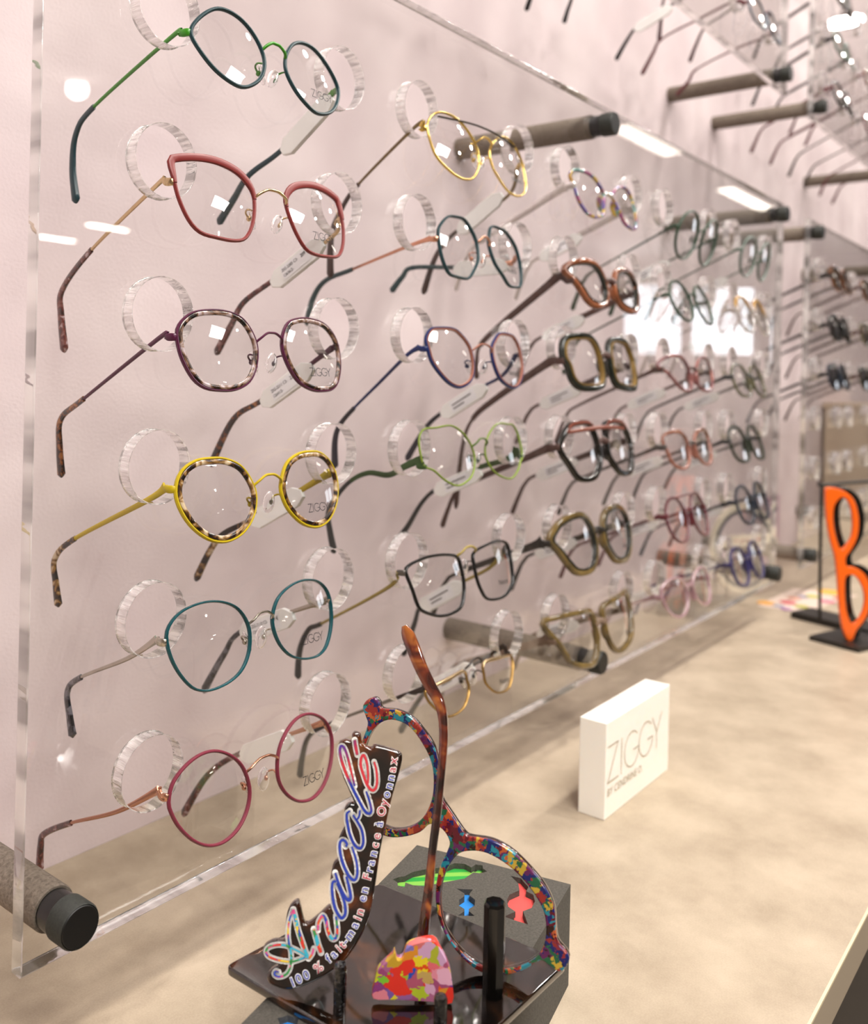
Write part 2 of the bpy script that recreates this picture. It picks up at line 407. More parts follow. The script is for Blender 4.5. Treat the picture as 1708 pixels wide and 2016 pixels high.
def standoff(x, z, lab):
    t = thing('standoff', (x, WALLY, z), lab, 'wall bracket', 'stone coloured tube brackets with black caps')
    MB().lathe((x, TH + .0006, z), (0, 1, 0), [(0, .0108), (.0012, .0113), (WALLY - TH - .0006, .0113)], 40).build('tube', M_conc, t)
    MB().lathe((x, -.0005, z), (0, 1, 0), [(0, .0098), (TH + .001, .0098)], 32).build('gasket', M_black, t)
    MB().lathe((x, -.0135, z), (0, 1, 0), [(0.0006, .0098), (0, .0101), (.0014, .0108), (.012, .0108), (.0128, .0101)], 40).build('cap', M_cap, t)
    MB().lathe((x, -.0138, z), (0, 1, 0), [(0, .0094), (.0006, .0098)], 40).build('cap_face', M_capface, t)
for xo, zo, nm in ((0, 0, 'full spectacles panel'), (SEC, 0, 'sunglasses panel'), (0, UPZ, 'upper near panel'), (SEC, UPZ, 'upper far panel')):
    for xx, h in ((-.0505, 'near'), (.5025, 'middle'), (1.058, 'far')):
        for zz, vv in ((.052, 'top'), (-.4527, 'bottom')):
            if zo and vv == 'top': continue
            if (zo and xo == 0 and h != 'far') or (xo and h == 'far'): continue
            if xo == 0 and zo == 0 and h == 'near' and vv == 'top': continue
            standoff(xx + xo, zz + zo, f'stone tube bracket with black cap, {vv} {h} corner of the {nm}' if h != 'middle' else f'stone tube bracket with black cap, {vv} middle of the {nm}')

# ------------------------------------------------------------------ spectacles
def zig_strokes():
    """thin wordmark strokes Z I G G Y in a 4.2 x 1 box"""
    S = [[(0, 1), (.62, 1), (0, 0), (.66, 0)], [(.86, 0), (.86, 1)]]
    for gx in (1.06, 2.06):
        arc = [(gx + .5 + .5 * math.cos(t), .5 + .5 * math.sin(t)) for t in [R(45) + R(300) * k / 22 for k in range(23)]]
        S.append(arc + [(gx + 1.0, .45), (gx + .6, .45)])
    S += [[(3.0, 1), (3.35, .5)], [(3.72, 1), (3.35, .5), (3.35, 0)]]
    return S
def wordmark(name, O, ex, ey, h, w, mat, parent):
    mb = MB(); n = ex.cross(ey)
    for s in zig_strokes():
        P = [O + ex * (a * h) + ey * (b * h) for a, b in s]
        if len(P) < 6:
            for p, q in zip(P, P[1:]):
                d = (q - p).normalized() * (w * .5); ribbon(mb, [p - d, q + d], w, n)
        else: ribbon(mb, P, w, n)
    return mb.build(name, mat, parent, False)

def specs(row, col, label, lens, right_ext, rim, group='spectacles on the full clear panel', zh=None, tilt=14, style='metal', rw=.0009, rd=.0014,
          inner=None, inner_w=.0016, bridge=None, bridge_mat=None, tipmat=None, armmat=None, endmat=None, TL=None, TR=None, tipat=(3, 2),
          wb=None, wh=None, pads=True, tag=True, tagpaper=True, mark=None, top=None, lensmat=None, arm_w=(.0013, .0008), tip_w=.0029, xo=0, zo=0,
          keyhole=False, halfbar=None, scale_lens=1, yf=-.013, tagtext=None, closed_top=True, res=56):
    armmat = armmat or rim; tipmat = tipmat or armmat; endmat = endmat or armmat; bridge_mat = bridge_mat or armmat
    xc = xo + col * QX + SX / 2; zc = zo - row * ROWP
    w = Vector((0, math.sin(R(tilt)), math.cos(R(tilt)))); n = Vector((0, -math.cos(R(tilt)), math.sin(R(tilt)))); ex = Vector((1, 0, 0))
    KF, KB = .9, 1 / (2 * .13)
    def local(u_, v_, O):          # pixel -> (u, w) on the curved front
        off = 0.0
        for _ in range(6):
            P = on_plane(u_, v_, O + n * off, n); q = P - O; uu = q.x
            off = -KF * uu * uu
        return uu, q.dot(w)
    O = Vector((xc, yf, zc - .012))
    if lens and lens[0] == 'shape':
        uv = lens[1]                                  # already metric
        if right_ext: O = atY(right_ext[0], right_ext[1], yf)
    else:
        L0 = [local(a, b, O) for a, b in lens]
        rmax = local(*right_ext, O)[0]
        lmin = min(a for a, b in L0)
        mid = (lmin + rmax) / 2
        O = O + ex * mid
        uv = [(a - mid, b) for a, b in L0]
        zm = (max(b for a, b in uv) + min(b for a, b in uv)) / 2
        uv = [(a, b - zm) for a, b in uv]; O = O + w * zm
        ex_ = max(a for a, b in uv) + (.0085 if style == 'metal' else .0092)
        if ex_ > 0:
            lo_, hi_ = min(a for a, b in uv), max(a for a, b in uv)
            nlo, nhi = lo_ - ex_ * .35, hi_ - ex_
            uv = [(nlo + (a - lo_) * (nhi - nlo) / (hi_ - lo_), b) for a, b in uv]
    out = resample(catmull([Vector((a, b)) for a, b in uv], True, 8), res, True)
    area2 = sum(a[0] * b[1] - b[0] * a[1] for a, b in zip(out, out[1:] + out[:1]))
    if area2 > 0: out.reverse()
    cu = sum(a[0] for a in out) / len(out); cw = sum(a[1] for a in out) / len(out)
    def pos(u_, w_, side, off=0.0):
        r2 = (u_ - cu) ** 2 + (w_ - cw) ** 2
        return O + ex * (side * u_) + w * w_ + n * (-KF * u_ * u_ - KB * r2 + .0016 + off)
    t = thing('spectacles', O + n * (-.012), label, 'spectacles', group)
    umin = min(a[0] for a in out); umax = max(a[0] for a in out); wmax = max(a[1] for a in out); wmin = min(a[1] for a in out)
    if wh is None:
        wh = wmin + (wmax - wmin) * .62
        if TL and lens[0] != 'shape' and TL[0] is not None:
            P_ = on_plane(TL[0][0], TL[0][1], O, n); wh = min(max((P_ - O).dot(w), wmin + .006), wmax - .003)
    if wb is None: wb = wmin + (wmax - wmin) * .62
    def edge_u(wq, inner_side):
        best = None
        for a, b in zip(out, out[1:] + out[:1]):
            if (a[1] - wq) * (b[1] - wq) <= 0 and abs(a[1] - b[1]) > 1e-9:
                x = a[0] + (b[0] - a[0]) * (wq - a[1]) / (b[1] - a[1])
                if best is None or (x > best if inner_side else x < best): best = x
        return best if best is not None else (umax if inner_side else umin)
    uh, ub = edge_u(wh, False), edge_u(wb, True)
    for side in (1, -1):
        ring = [pos(a, b, side) for a, b in out]
        # lens
        lv = []; lf = []; K = 6
        for k in range(1, K + 1):
            for (a, b) in out:
                s = k / K; aa, bb = cu + (a - cu) * s, cw + (b - cw) * s; lv.append(pos(aa, bb, side, -.0003))
        c0 = len(lv); lv.append(pos(cu, cw, side, -.0003)); m_ = len(out)
        for k in range(K - 1):
            for i in range(m_):
                j = (i + 1) % m_; lf.append((k * m_ + i, k * m_ + j, (k + 1) * m_ + j, (k + 1) * m_ + i))
        for i in range(m_): lf.append((c0, (i + 1) % m_, i))
        if side == -1: lf = [tuple(reversed(q)) for q in lf]
        le = mesh_obj('lens', lv, lf, lensmat or M_lens, t, True, None)
        if side == -1 and mark:
            if mark == 'ziggy':
                hh = .0047; x0 = -umin * .46
                base = O + ex * x0 + w * (wmin * .60) + n * (-KF * x0 * x0 + .0014)
                wordmark('wordmark', base, ex, w, hh, .00042, M_ink, le)
            else:
                mb = MB(); x0 = -umin * .62
                base = O + ex * x0 + w * (wmin * .55) + n * (-KF * x0 * x0 + .0012)
                flat_text(mb, 'Nooo', base, ex, w, .0062, .02, .9)
                mb.build('wordmark', M_greyink, le, False)
        # rim
        if not (style == 'half'):
            mb = MB(); mb.tube(ring, rw, rd, n, True, 10, power=2.6 if style == 'acetate' else 2)
            ro = mb.build('lens_rim', rim, t)
        else:
            keep = [i for i, (a, b) in enumerate(out)]
            mb = MB(); mb.tube(ring, rw, rd, n, True, 8); ro = mb.build('lens_rim', rim, t)
        if inner is not None:
            s_ = [(cu + (a - cu) * (1 - (rw + inner_w * .75) / max(((a - cu) ** 2 + (b - cw) ** 2) ** .5, .01)), cw + (b - cw) * (1 - (rw + inner_w * .75) / max(((a - cu) ** 2 + (b - cw) ** 2) ** .5, .01))) for a, b in out]
            MB().tube([pos(a, b, side, .0002) for a, b in s_], inner_w, rd * .85, n, True, 10, power=2.4).build('inner_ring', inner, ro)
        if top is not None:          # thicker coloured upper arc (brow) on the rim
            tm, a0, a1, tw = top
            seg = [p for p in out if a0 <= (math.degrees(math.atan2(p[1] - cw, p[0] - cu)) % 360) <= a1]
            seg.sort(key=lambda p: (math.degrees(math.atan2(p[1] - cw, p[0] - cu)) % 360))
            if len(seg) > 3:
                k = len(seg)
                MB().tube([pos(a, b, side, .0003) for a, b in seg], [tw * min(1, .45 + 4 * min(i, k - 1 - i) / k) for i in range(k)], rd * 1.1, n, False, 10, power=2.4).build('brow_trim', tm, ro)
        # nose pads
        if pads:
            wn = wb - .0095; un = edge_u(wn, True)
            pc = O + ex * (side * (un + .0032)) + w * wn + n * (-.0085)
            arm = [pos(un, wn + .002, side, -.001), O + ex * (side * (un - .0008)) + w * (wn + .0035) + n * -.005, O + ex * (side * (un + .0005)) + w * (wn + .003) + n * -.0082, pc + ex * (side * -.0008)]
            ao = MB().tube(catmull(arm, False, 4), .00055, .00055, ex, False, 8)
            ao.blob(pc + ex * (side * -.0006), ex * .0013, w * .0017, n * .0017, 6, 8)
            ao = ao.build('pad_arm', endmat, t)
            d1 = (w * .9 + ex * (side * -.25)).normalized(); d2 = (n * .85 + ex * (side * -.4)).normalized()
            MB().blob(pc + ex * (side * .0012), d1 * .0065, d2 * .0038, d1.cross(d2) * .0012, 8, 12).build('nose_pad', M_clearplastic, ao)
        elif style == 'acetate':
            wn = wb - .009; un = edge_u(wn, True)
            MB().blob(O + ex * (side * (un + .0004 * rw / .002)) + w * wn + n * -.004, ex * (rw * .8), w * .008, n * .0042, 8, 12).build('nose_pad', rim, t)
        # end piece and hinge
        h0 = pos(uh, wh, side, 0)
        path = (TL if side == 1 else TR)
        x0 = h0.x - side * .0020
        pts = []
        if path:
            for i, ab in enumerate(path):
                kx = .07 * side
                if ab is None:
                    pts.append(Vector((x0, h0.y + .006, h0.z))); continue
                a, b = ab
                P = atX(a, b, x0)
                for _ in range(4): P = atX(a, b, x0 + kx * max(P.y, 0))
                pts.append(P)
            if pts[0].y < h0.y + .002: pts[0] = Vector((x0, h0.y + .006, pts[0].z))
        else:
            for dy, dz in ((.007, 0), (.024, -.008), (.098, -.041), (.113, -.052), (.121, -.068), (.128, -.086)):
                pts.append(Vector((x0 + .07 * side * dy, h0.y + dy, h0.z + dz)))
        for P in pts:
            P.y = min(P.y, WALLY - .004); P.z = max(P.z, ZC + .004)
        if style == 'acetate':
            e = [h0 + ex * (side * .0005), Vector((x0, h0.y - .0005, h0.z)), Vector((x0, h0.y + .0045, h0.z - .001)), pts[0]]
            eo = MB().tube(e, [.0021, .0024, .002, .0017], [.0031, .0031, .0028, .0026], ex + Vector((0, .01, 0)) if False else UP, False, 10, power=3).build('end_piece', endmat, t)
        else:
            e = catmull([h0 + ex * (side * .0006), h0 + ex * (side * -.0012) + Vector((0, .001, .0003)), Vector((x0, h0.y + .0040, h0.z + .0003)), pts[0]], False, 4)
            ne = len(e); eo = MB().tube(e, .0010, [.0016 + .0005 * math.sin(math.pi * i_ / (ne - 1)) for i_ in range(ne)], UP, False, 10, power=3.5)
            eo.lathe(pts[0] + Vector((side * .0010, 0, -.0019)), UP, [(0, .0008), (.0032, .0008)], 10)
            eo = eo.build('end_piece', endmat, t)
        k = tipat[0] if side == 1 else tipat[1]
        if not path: k = 2
        sm = catmull(pts, False, 8); cut = k * 8
        armp, tipp = sm[:cut + 1], sm[cut:]
        na = len(armp)
        aw = [arm_w[0] * (1.1 - .35 * i / max(na - 1, 1) + .7 * math.exp(-5 * i / max(na - 1, 1))) for i in range(na)]
        ao = MB().tube(armp, [arm_w[1]] * na, aw, UP, False, 10, power=2.8).build('temple', armmat, t)
        nt_ = len(tipp)
        if nt_ > 2:
            tw = [tip_w * (.62 + .48 * (i / (nt_ - 1)) ** 1.5) * (1 if i < nt_ - 1 else .55) for i in range(nt_)]
            tipp.append(tipp[-1] + (tipp[-1] - tipp[-2]).normalized() * .0008); tw.append(.0005)
            MB().tube(tipp, [q * .62 for q in tw], tw, ex, False, 10, power=2.4).build('temple_tip', tipmat, ao) if False else \
                MB().tube(tipp, tw, [q * .62 for q in tw], ex, False, 10, power=2.4).build('temple_tip', tipmat, ao)
        if side == -1 and tag:
            # price sleeve clipped round the arm
            a_, b_ = armp[int(na * .30)], armp[int(na * .30)] + (armp[-1] - armp[int(na * .3)]).normalized()
            d = (armp[-1] - armp[int(na * .25)]).normalized(); up_ = Vector((1, 0, 0)).cross(d).normalized()
            if up_.z < 0: up_ = -up_
            c = armp[-1] - d * .022 - up_ * .002
            sl = [(-.025, .0022), (-.019, .0066), (.018, .0066), (.025, .002), (.025, -.003), (.018, -.0066), (-.019, -.0066), (-.025, -.0025)]
            exx = -d
            so = plate('price_tag', [sl], c + Vector((-.0019, 0, 0)), exx, up_, .0034, .0005, M_white, t, 1, smooth_spline=False) if exx.cross(up_).x < 0 else \
                plate('price_tag', [[(-a, b) for a, b in sl]], c + Vector((-.0019, 0, 0)), d, up_, .0034, .0005, M_white, t, 1, smooth_spline=False)
            if tagpaper:
                nx = Vector((-1, 0, 0)); tx = -d
                mb = MB(); q = c + Vector((-.0022, 0, 0))
                mb.add([q + tx * a + up_ * b for a, b in ((-.013, -.0047), (.0135, -.0047), (.0135, .0047), (-.013, .0047))], [(0, 1, 2, 3)])
                mb.add([q + Vector((.0003, 0, 0)) + tx * a + up_ * b for a, b in ((-.013, -.0047), (.0135, -.0047), (.0135, .0047), (-.013, .0047))], [(3, 2, 1, 0)])
                po = mb.build('paper_label', M_paper, so, False)
                if tagtext:
                    mb = MB(); q2 = c + Vector((-.0024, 0, 0))
                    flat_text(mb, tagtext[0], q2 + tx * -.0045 + up_ * .0008, tx, up_, .0030, 0, .9)
                    flat_text(mb, tagtext[1], q2 + tx * -.0075 + up_ * -.0030, tx, up_, .0030, 0, .9)
                    flat_text(mb, tagtext[2], q2 + tx * .0095 + up_ * .0006, tx, up_, .0034, .01, .9)
                    mb.build('price_print', M_ink, po, False)
                else:
                    mb = MB(); q2 = c + Vector((-.0024, 0, 0))
                    for yy, x1 in ((.0016, .010), (-.0016, .001)):
                        ribbon(mb, [q2 + tx * -.011 + up_ * yy, q2 + tx * x1 + up_ * yy], .0011, nx)
                    mb.build('price_print', M_greyink, po, False)
    # bridge
    if style == 'acetate':
        bp = [pos(ub - .0012, wb, 1), pos(ub * .4, wb + .0022, 1, .0012), pos(0, wb + .0026, 1, .0016) if True else None, pos(ub * .4, wb + .0022, -1, .0012), pos(ub - .0012, wb, -1)]
        bw = max(rw * 1.15, .0019)
        MB().tube(catmull(bp, False, 4), bw, rd, n, False, 10, power=3).build('bridge', bridge_mat, t)
    else:
        fwd = .0025
        P = lambda x, y, o_: O + ex * x + w * y + n * o_
        e0 = pos(ub, wb, 1); e1 = pos(ub, wb, -1)
        bp = [e0, P(ub * .78, wb + .0022, .0018), P(ub * .35, wb + .0048, fwd), P(0, wb + .0052, fwd), P(-ub * .35, wb + .0048, fwd), P(-ub * .78, wb + .0022, .0018), e1]
        MB().tube(catmull(bp, False, 4), max(rw * .85, .0007), .0009, n, False, 10).build('bridge', bridge_mat, t)
    if halfbar is not None:
        hm, hy, hw = halfbar     # straight double bar
        pts = [pos(umin * .80, hy, 1, .0006), O + ex * (umin * .3) + w * (hy + .0012) + n * .0015, O + w * (hy + .0016) + n * .0022, O + ex * (-umin * .3) + w * (hy + .0012) + n * .0015, pos(umin * .80, hy, -1, .0006)]
        MB().tube(catmull(pts, False, 6), hw, .0009, n, False, 8).build('brow_bar', hm, t)
    return t

def ell(rx, rz, cx_=.0345, sq=2.0, slant=0.0, n=20, flat_top=0):
    P = []
    for k in range(n):
        a = 2 * math.pi * k / n; c, s = math.cos(a), math.sin(a)
        x = math.copysign(abs(c) ** (2 / sq), c) * rx; z = math.copysign(abs(s) ** (2 / sq), s) * rz
        x += slant * z
        if s > 0: z *= (1 - flat_top)
        P.append((-cx_ + x, z))
    return ('shape', P)

C1 = (0, 0, 2.2474); C2 = (60, 220, 2.5118); C3 = (60, 530, 2.5118); C4 = (60, 820, 2.5118); C5 = (60, 1070, 2.5118); C6 = (0, 1380, 2.3081)
green = pm('leaf_green_lacquer', '48a424', .3); teal_d = pm('dark_teal_lacquer', '0f3d44', .35); red = pm('brick_red_lacquer', '8f2f2c', .4)
purple = pm('plum_lacquer', '5c1740', .3); yellow = pm('sunny_yellow_lacquer', 'd9bd12', .35); teal = pm('teal_lacquer', '185e66', .22, .3)
pink = pm('raspberry_lacquer', '8a2f44', .4)
tealtip = pm('petrol_acetate', '123f4a', .3)
specs(0, 0, 'rounded spectacles, dark teal rims with leaf green arms, topmost of the nearest column', dec(C1, [(845, 140), (880, 80), (950, 40), (1020, 55), (1090, 110), (1150, 200), (1173, 280), (1150, 350), (1090, 385), (1030, 370), (950, 310), (880, 220)]),
      (671, 190), teal_d, armmat=green, tipmat=tealtip, endmat=green, TL=[(378, 56), (335, 75), (185, 210), (150, 262), (143, 330), (150, 398)], TR=[(682, 176), (560, 290), (490, 345), (460, 392), (430, 440)], tipat=(2, 1), mark='ziggy', rw=.0011, rd=.0013, tagpaper=False)
specs(1, 0, 'angular spectacles with thick brick red rims and pale gold arms, second down the nearest column', dec(C2, [(705, 300), (700, 240), (730, 226), (830, 228), (930, 250), (1030, 300), (1090, 365), (1112, 430), (1105, 540), (1070, 620), (1010, 637), (920, 622), (840, 595), (780, 530), (730, 420)]),
      (683, 470), red, armmat=M_palegold, tipmat=M_tortred, endmat=M_palegold, TL=[(342, 350), (305, 368), (180, 492), (123, 570), (120, 620), (127, 692)], TR=[(680, 436), (655, 465), (540, 550), (480, 595), (455, 640), (425, 697)], tipat=(2, 2), mark='ziggy', rw=.0010, rd=.0013, top=(red, 5, 175, .0023), tagtext=('ZIG-2205 C3-', '12636/2-', '209 €'))
specs(2, 0, 'spectacles with grey brown tortoise rings and plum metal, third down the nearest column', dec(C3, [(725, 320), (745, 260), (800, 215), (880, 203), (970, 210), (1050, 245), (1105, 325), (1125, 400), (1115, 490), (1080, 560), (1010, 597), (930, 600), (860, 585), (800, 535), (745, 430)]),
      (670, 700), purple, armmat=purple, tipmat=M_tort, inner=M_tortgrey, inner_w=.0013, rw=.0007, TL=[(350, 660), (310, 668), (165, 785), (120, 825), (117, 880), (121, 938)], TR=[(672, 685), (520, 785), (460, 825), (415, 917)], tipat=(2, 1), mark='ziggy', tagtext=('ZIG-2211 C2-', '12641/2-', '229 €'))
specs(3, 0, 'spectacles with bright yellow arms round tortoise rings, fourth down the nearest column', dec(C4, [(722, 345), (750, 270), (810, 222), (880, 208), (960, 210), (1040, 245), (1095, 320), (1118, 390), (1108, 480), (1060, 565), (990, 612), (920, 618), (850, 590), (780, 525), (730, 430)]),
      (668, 970), yellow, armmat=yellow, tipmat=M_tortyel, inner=M_tortyel, inner_w=.0014, rw=.0009, TL=[(348, 963), (290, 985), (148, 1060), (108, 1100), (110, 1150), (115, 1193)], TR=[(668, 933), (500, 1020), (430, 1060), (385, 1142)], tipat=(2, 1), mark='ziggy', tagpaper=False, arm_w=(.0017, .0008))
specs(4, 0, 'thin teal rimmed spectacles with steel arms, fifth down the nearest column', dec(C5, [(675, 460), (695, 395), (750, 335), (840, 295), (930, 287), (1010, 310), (1060, 360), (1088, 430), (1085, 530), (1050, 620), (990, 680), (910, 720), (845, 728), (790, 705), (730, 635), (690, 550)]),
      (660, 1230), teal, armmat=M_silver, tipmat=M_tortdark, TL=[(333, 1267), (250, 1297), (160, 1333), (133, 1360), (137, 1410), (143, 1450)], TR=[(660, 1188), (480, 1240), (440, 1290), (400, 1362)], tipat=(2, 1), mark='ziggy', rw=.0007, rd=.0016, tagtext=('ZIG-2110 C2-', '12691/2-', '209 €'))
specs(5, 0, 'round raspberry red spectacles with rose gold bridge, lowest of the nearest column', dec(C6, [(770, 460), (790, 370), (850, 290), (920, 240), (990, 228), (1060, 255), (1110, 310), (1138, 400), (1128, 490), (1085, 580), (1020, 640), (950, 658), (880, 635), (820, 580), (785, 520)]),
      (661, 1490), pink, armmat=M_rose, tipmat=M_tortred, TL=[(345, 1571), (230, 1598), (140, 1620), (88, 1641), (80, 1665), (78, 1712)], TR=[(665, 1430), (480, 1480), (410, 1525), (360, 1605)], tipat=(2, 1), mark='ziggy', rw=.0009, rd=.0015, tagpaper=False)
# second column
D1 = (660, 120, 3.5583); D2 = (580, 560, 3.416); D3 = (620, 980, 3.416)
copper = pm('copper_lacquer', 'b0705a', .35); blue = pm('royal_blue_lacquer', '1d2f6b', .3); lime = pm('lime_lacquer', '8fa83a', .35); olive_t = pm('moss_green_arm', '3d5a2c', .4)
greytip = pm('graphite_tip', '3b3c3c', .35); browntip = pm('taupe_brown_tip', '54423e', .4)
S2 = dict(mark='other')
specs(0, 1, 'round polished gold spectacles with a dark double bridge, topmost of the second column', dec(D1, [(650, 480), (668, 400), (720, 362), (790, 372), (870, 420), (950, 510), (1005, 600), (1025, 690), (1010, 770), (960, 828), (880, 820), (790, 760), (700, 650)]),
      (1042, 365), M_gold, armmat=pm('bronze', '7c6a4c', .35, .8), tipmat=browntip, endmat=M_gold, bridge_mat=M_gold, TL=[(833, 240), (808, 258), (706, 362), (672, 412), (652, 465), (650, 545)], TR=[(1030, 330), (1000, 385), (905, 450), (860, 500), (833, 578)], tipat=(2, 2), rw=.0009, rd=.0010, wb=.008, halfbar=(pm('black_gold', '2c2418', .3, .7), .0195, .0006), tagpaper=False, **S2)
specs(1, 1, 'eight-sided dark petrol spectacles with copper gold arms, second down the second column', dec(D1, [(722, 1205), (745, 1140), (795, 1092), (850, 1092), (915, 1110), (962, 1180), (1000, 1270), (1008, 1390), (975, 1470), (938, 1524), (860, 1512), (800, 1480), (745, 1360)]),
      (1020, 500), teal_d, armmat=M_rose, tipmat=pm('petrol_grey_tip', '3a5458', .4), TL=[(866, 468), (800, 486), (694, 530), (640, 553), (615, 590), (604, 640)], TR=[(1020, 517), (900, 526), (812, 527), (792, 545), (770, 574)], tipat=(2, 1), rw=.0010, rd=.0015, tagpaper=False, **S2)
specs(2, 1, 'crown shaped spectacles in blue and copper, third down the second column', dec(D2, [(895, 430), (885, 360), (915, 300), (965, 290), (1060, 297), (1110, 330), (1180, 420), (1205, 540), (1190, 640), (1120, 692), (1050, 675), (980, 610), (920, 520)]),
      (1033, 730), blue, armmat=blue, tipmat=pm('slate_tip', '35333c', .4), bridge_mat=copper, inner=copper, inner_w=.0006, rw=.0008, TL=[(838, 684), (800, 700), (745, 755), (697, 803), (668, 838), (659, 870), (659, 920)], TR=[(1031, 700), (990, 738), (937, 768), (873, 810), (838, 842), (800, 905)], tipat=(3, 3), **S2)
specs(3, 1, 'lime green spectacles with wavy moss arms, fourth down the second column', dec(D2, [(880, 1210), (852, 1060), (878, 975), (960, 962), (1060, 950), (1150, 1010), (1210, 1100), (1228, 1190), (1200, 1290), (1110, 1352), (1020, 1320), (940, 1250)]),
      (1033, 905), lime, armmat=olive_t, tipmat=greytip, bridge_mat=pm('moss_lacquer', '5c7a2c', .35), TL=[(842, 918), (828, 905), (797, 918), (765, 935), (725, 931), (690, 947), (662, 978), (646, 1010), (650, 1050), (658, 1088)], TR=[(1032, 885), (1000, 903), (930, 925), (860, 962), (830, 990), (803, 1035), (782, 1064)], tipat=(5, 3), rw=.0007, rd=.0009, arm_w=(.0024, .0006), **S2)
specs(4, 1, 'large squarish black spectacles with yellow accents and yellow arm, fifth down the second column', dec(D3, [(622, 500), (640, 455), (700, 420), (780, 392), (900, 380), (985, 395), (1010, 470), (1025, 560), (1025, 640), (1005, 725), (930, 775), (840, 792), (750, 770), (700, 730), (660, 620)]),
      (1021, 1150), M_black, armmat=pm('mustard_arm', 'b09a48', .4), endmat=pm('gunmetal', '6a6560', .35, .7), tipmat=pm('charcoal_tip', '2c2c30', .4), TL=[(802, 1130), (775, 1148), (720, 1182), (632, 1228), (607, 1240), (590, 1280), (586, 1335)], TR=[(1015, 1090), (960, 1120), (880, 1160), (830, 1190), (815, 1230), (793, 1290)], tipat=(3, 3), rw=.0011, rd=.0015, wb=.017, **S2)
specs(5, 1, 'gold half-moon spectacles with dark brow, lowest of the second column, behind the upright arm', dec(D3, [(745, 1300), (800, 1262), (900, 1210), (1000, 1165), (1025, 1230), (1035, 1300), (1000, 1400), (940, 1455), (880, 1470), (820, 1430), (765, 1370)]),
      (1012, 1310), pm('antique_gold', '9a7a44', .3, .8), armmat=pm('dark_bar', '2b2018', .3), tipmat=greytip, TL=[(835, 1356), (775, 1376), (722, 1396), (640, 1428), (608, 1450), (595, 1490), (590, 1530)], TR=[(1012, 1275), (930, 1310), (850, 1350), (820, 1385), (787, 1442)], tipat=(3, 2), rw=.0009, rd=.0012, wb=.014, top=(M_palegold, 20, 160, .0014), **S2)
# third column
E1 = (1050, 240, 6.3); E2 = (1040, 240, 2.557); E3 = (960, 600, 2.8467); E4 = (960, 920, 2.2834)
brown = ramp_mat('cinnamon_acetate', [(.3, '6a3c26'), (.7, '9a5c3c')], 60, 2); dkgreen = pm('bottle_green_acetate', '1e241c', .2, coat=.5); ochre = pm('ochre_acetate', '9a7a3c', .3)
hazel = ramp_mat('hazel_olive_acetate', [(.3, '4d4028'), (.7, '7a6438')], 70, 2)
choc = pm('chocolate_arm', '5c423c', .4); clearacet = pm('clear_tinted_acetate', 'd8cfc8', .1, 0, .6)
A = dict(style='acetate', pads=False, rw=.0027, rd=.0029, tag=True, mark='other', arm_w=(.0034, .0012), tip_w=.0026)
specs(0, 2, 'pastel confetti spectacles with a sharp corner, topmost of the third column', dec(E1, [(460, 680), (490, 615), (560, 610), (680, 650), (800, 730), (880, 830), (922, 900), (910, 1040), (890, 1170), (800, 1195), (700, 1160), (620, 1080), (550, 960), (500, 800)]),
      (1255, 425), M_multilight, armmat=clearacet, tipmat=clearacet, **{**A, 'rw': .0013, 'rd': .0016})
specs(1, 2, 'thick cinnamon brown spectacles with black backs, second down the third column', dec(E2, [(195, 745), (225, 714), (300, 705), (360, 730), (400, 790), (422, 860), (412, 915), (360, 930), (310, 905), (270, 850), (230, 790)]),
      (1264, 600), brown, inner=dkgreen, inner_w=.0008, armmat=choc, TL=[(1100, 540), (1080, 560), (985, 640), (945, 680), (938, 710), (938, 745)], **A)
specs(2, 2, 'boxy dark green spectacles with ochre lower rims, third down the third column', dec(E3, [(437, 290), (440, 210), (480, 178), (590, 178), (640, 220), (670, 300), (690, 400), (680, 450), (620, 470), (540, 465), (490, 420), (460, 340)]),
      (1257, 750), dkgreen, inner=ochre, inner_w=.0008, armmat=choc, TL=[(1095, 705), (1070, 720), (975, 785), (930, 825), (910, 880), (897, 1000)], **A)
specs(3, 2, 'six-sided black spectacles with a chestnut brow bar, fourth down the third column', dec(E3, [(412, 800), (445, 705), (490, 668), (590, 668), (630, 760), (652, 850), (630, 940), (590, 975), (520, 970), (465, 900)]),
      (1249, 890), pm('black_acetate', '14130f', .15, coat=.6), top=(pm('chestnut', '7a4030', .3), 35, 150, .0021), armmat=choc, halfbar=(pm('chestnut', '7a4030', .3), .0185, .0018), **A)
specs(4, 2, 'six-sided olive and black spectacles, fifth down the third column', dec(E4, [(295, 320), (335, 248), (400, 212), (460, 212), (500, 260), (522, 340), (510, 430), (470, 465), (415, 468), (370, 430), (325, 370)]),
      (1248, 1060), hazel, inner=dkgreen, inner_w=.0008, armmat=pm('near_black_arm', '2c2722', .35), **A)
specs(5, 2, 'square hazel brown spectacles, lowest of the third column', dec(E4, [(275, 700), (320, 672), (420, 648), (495, 640), (517, 700), (527, 790), (510, 865), (450, 885), (390, 870), (340, 800)]),
      (1252, 1215), hazel, armmat=pm('taupe_arm', '8a7260', .45), **A)
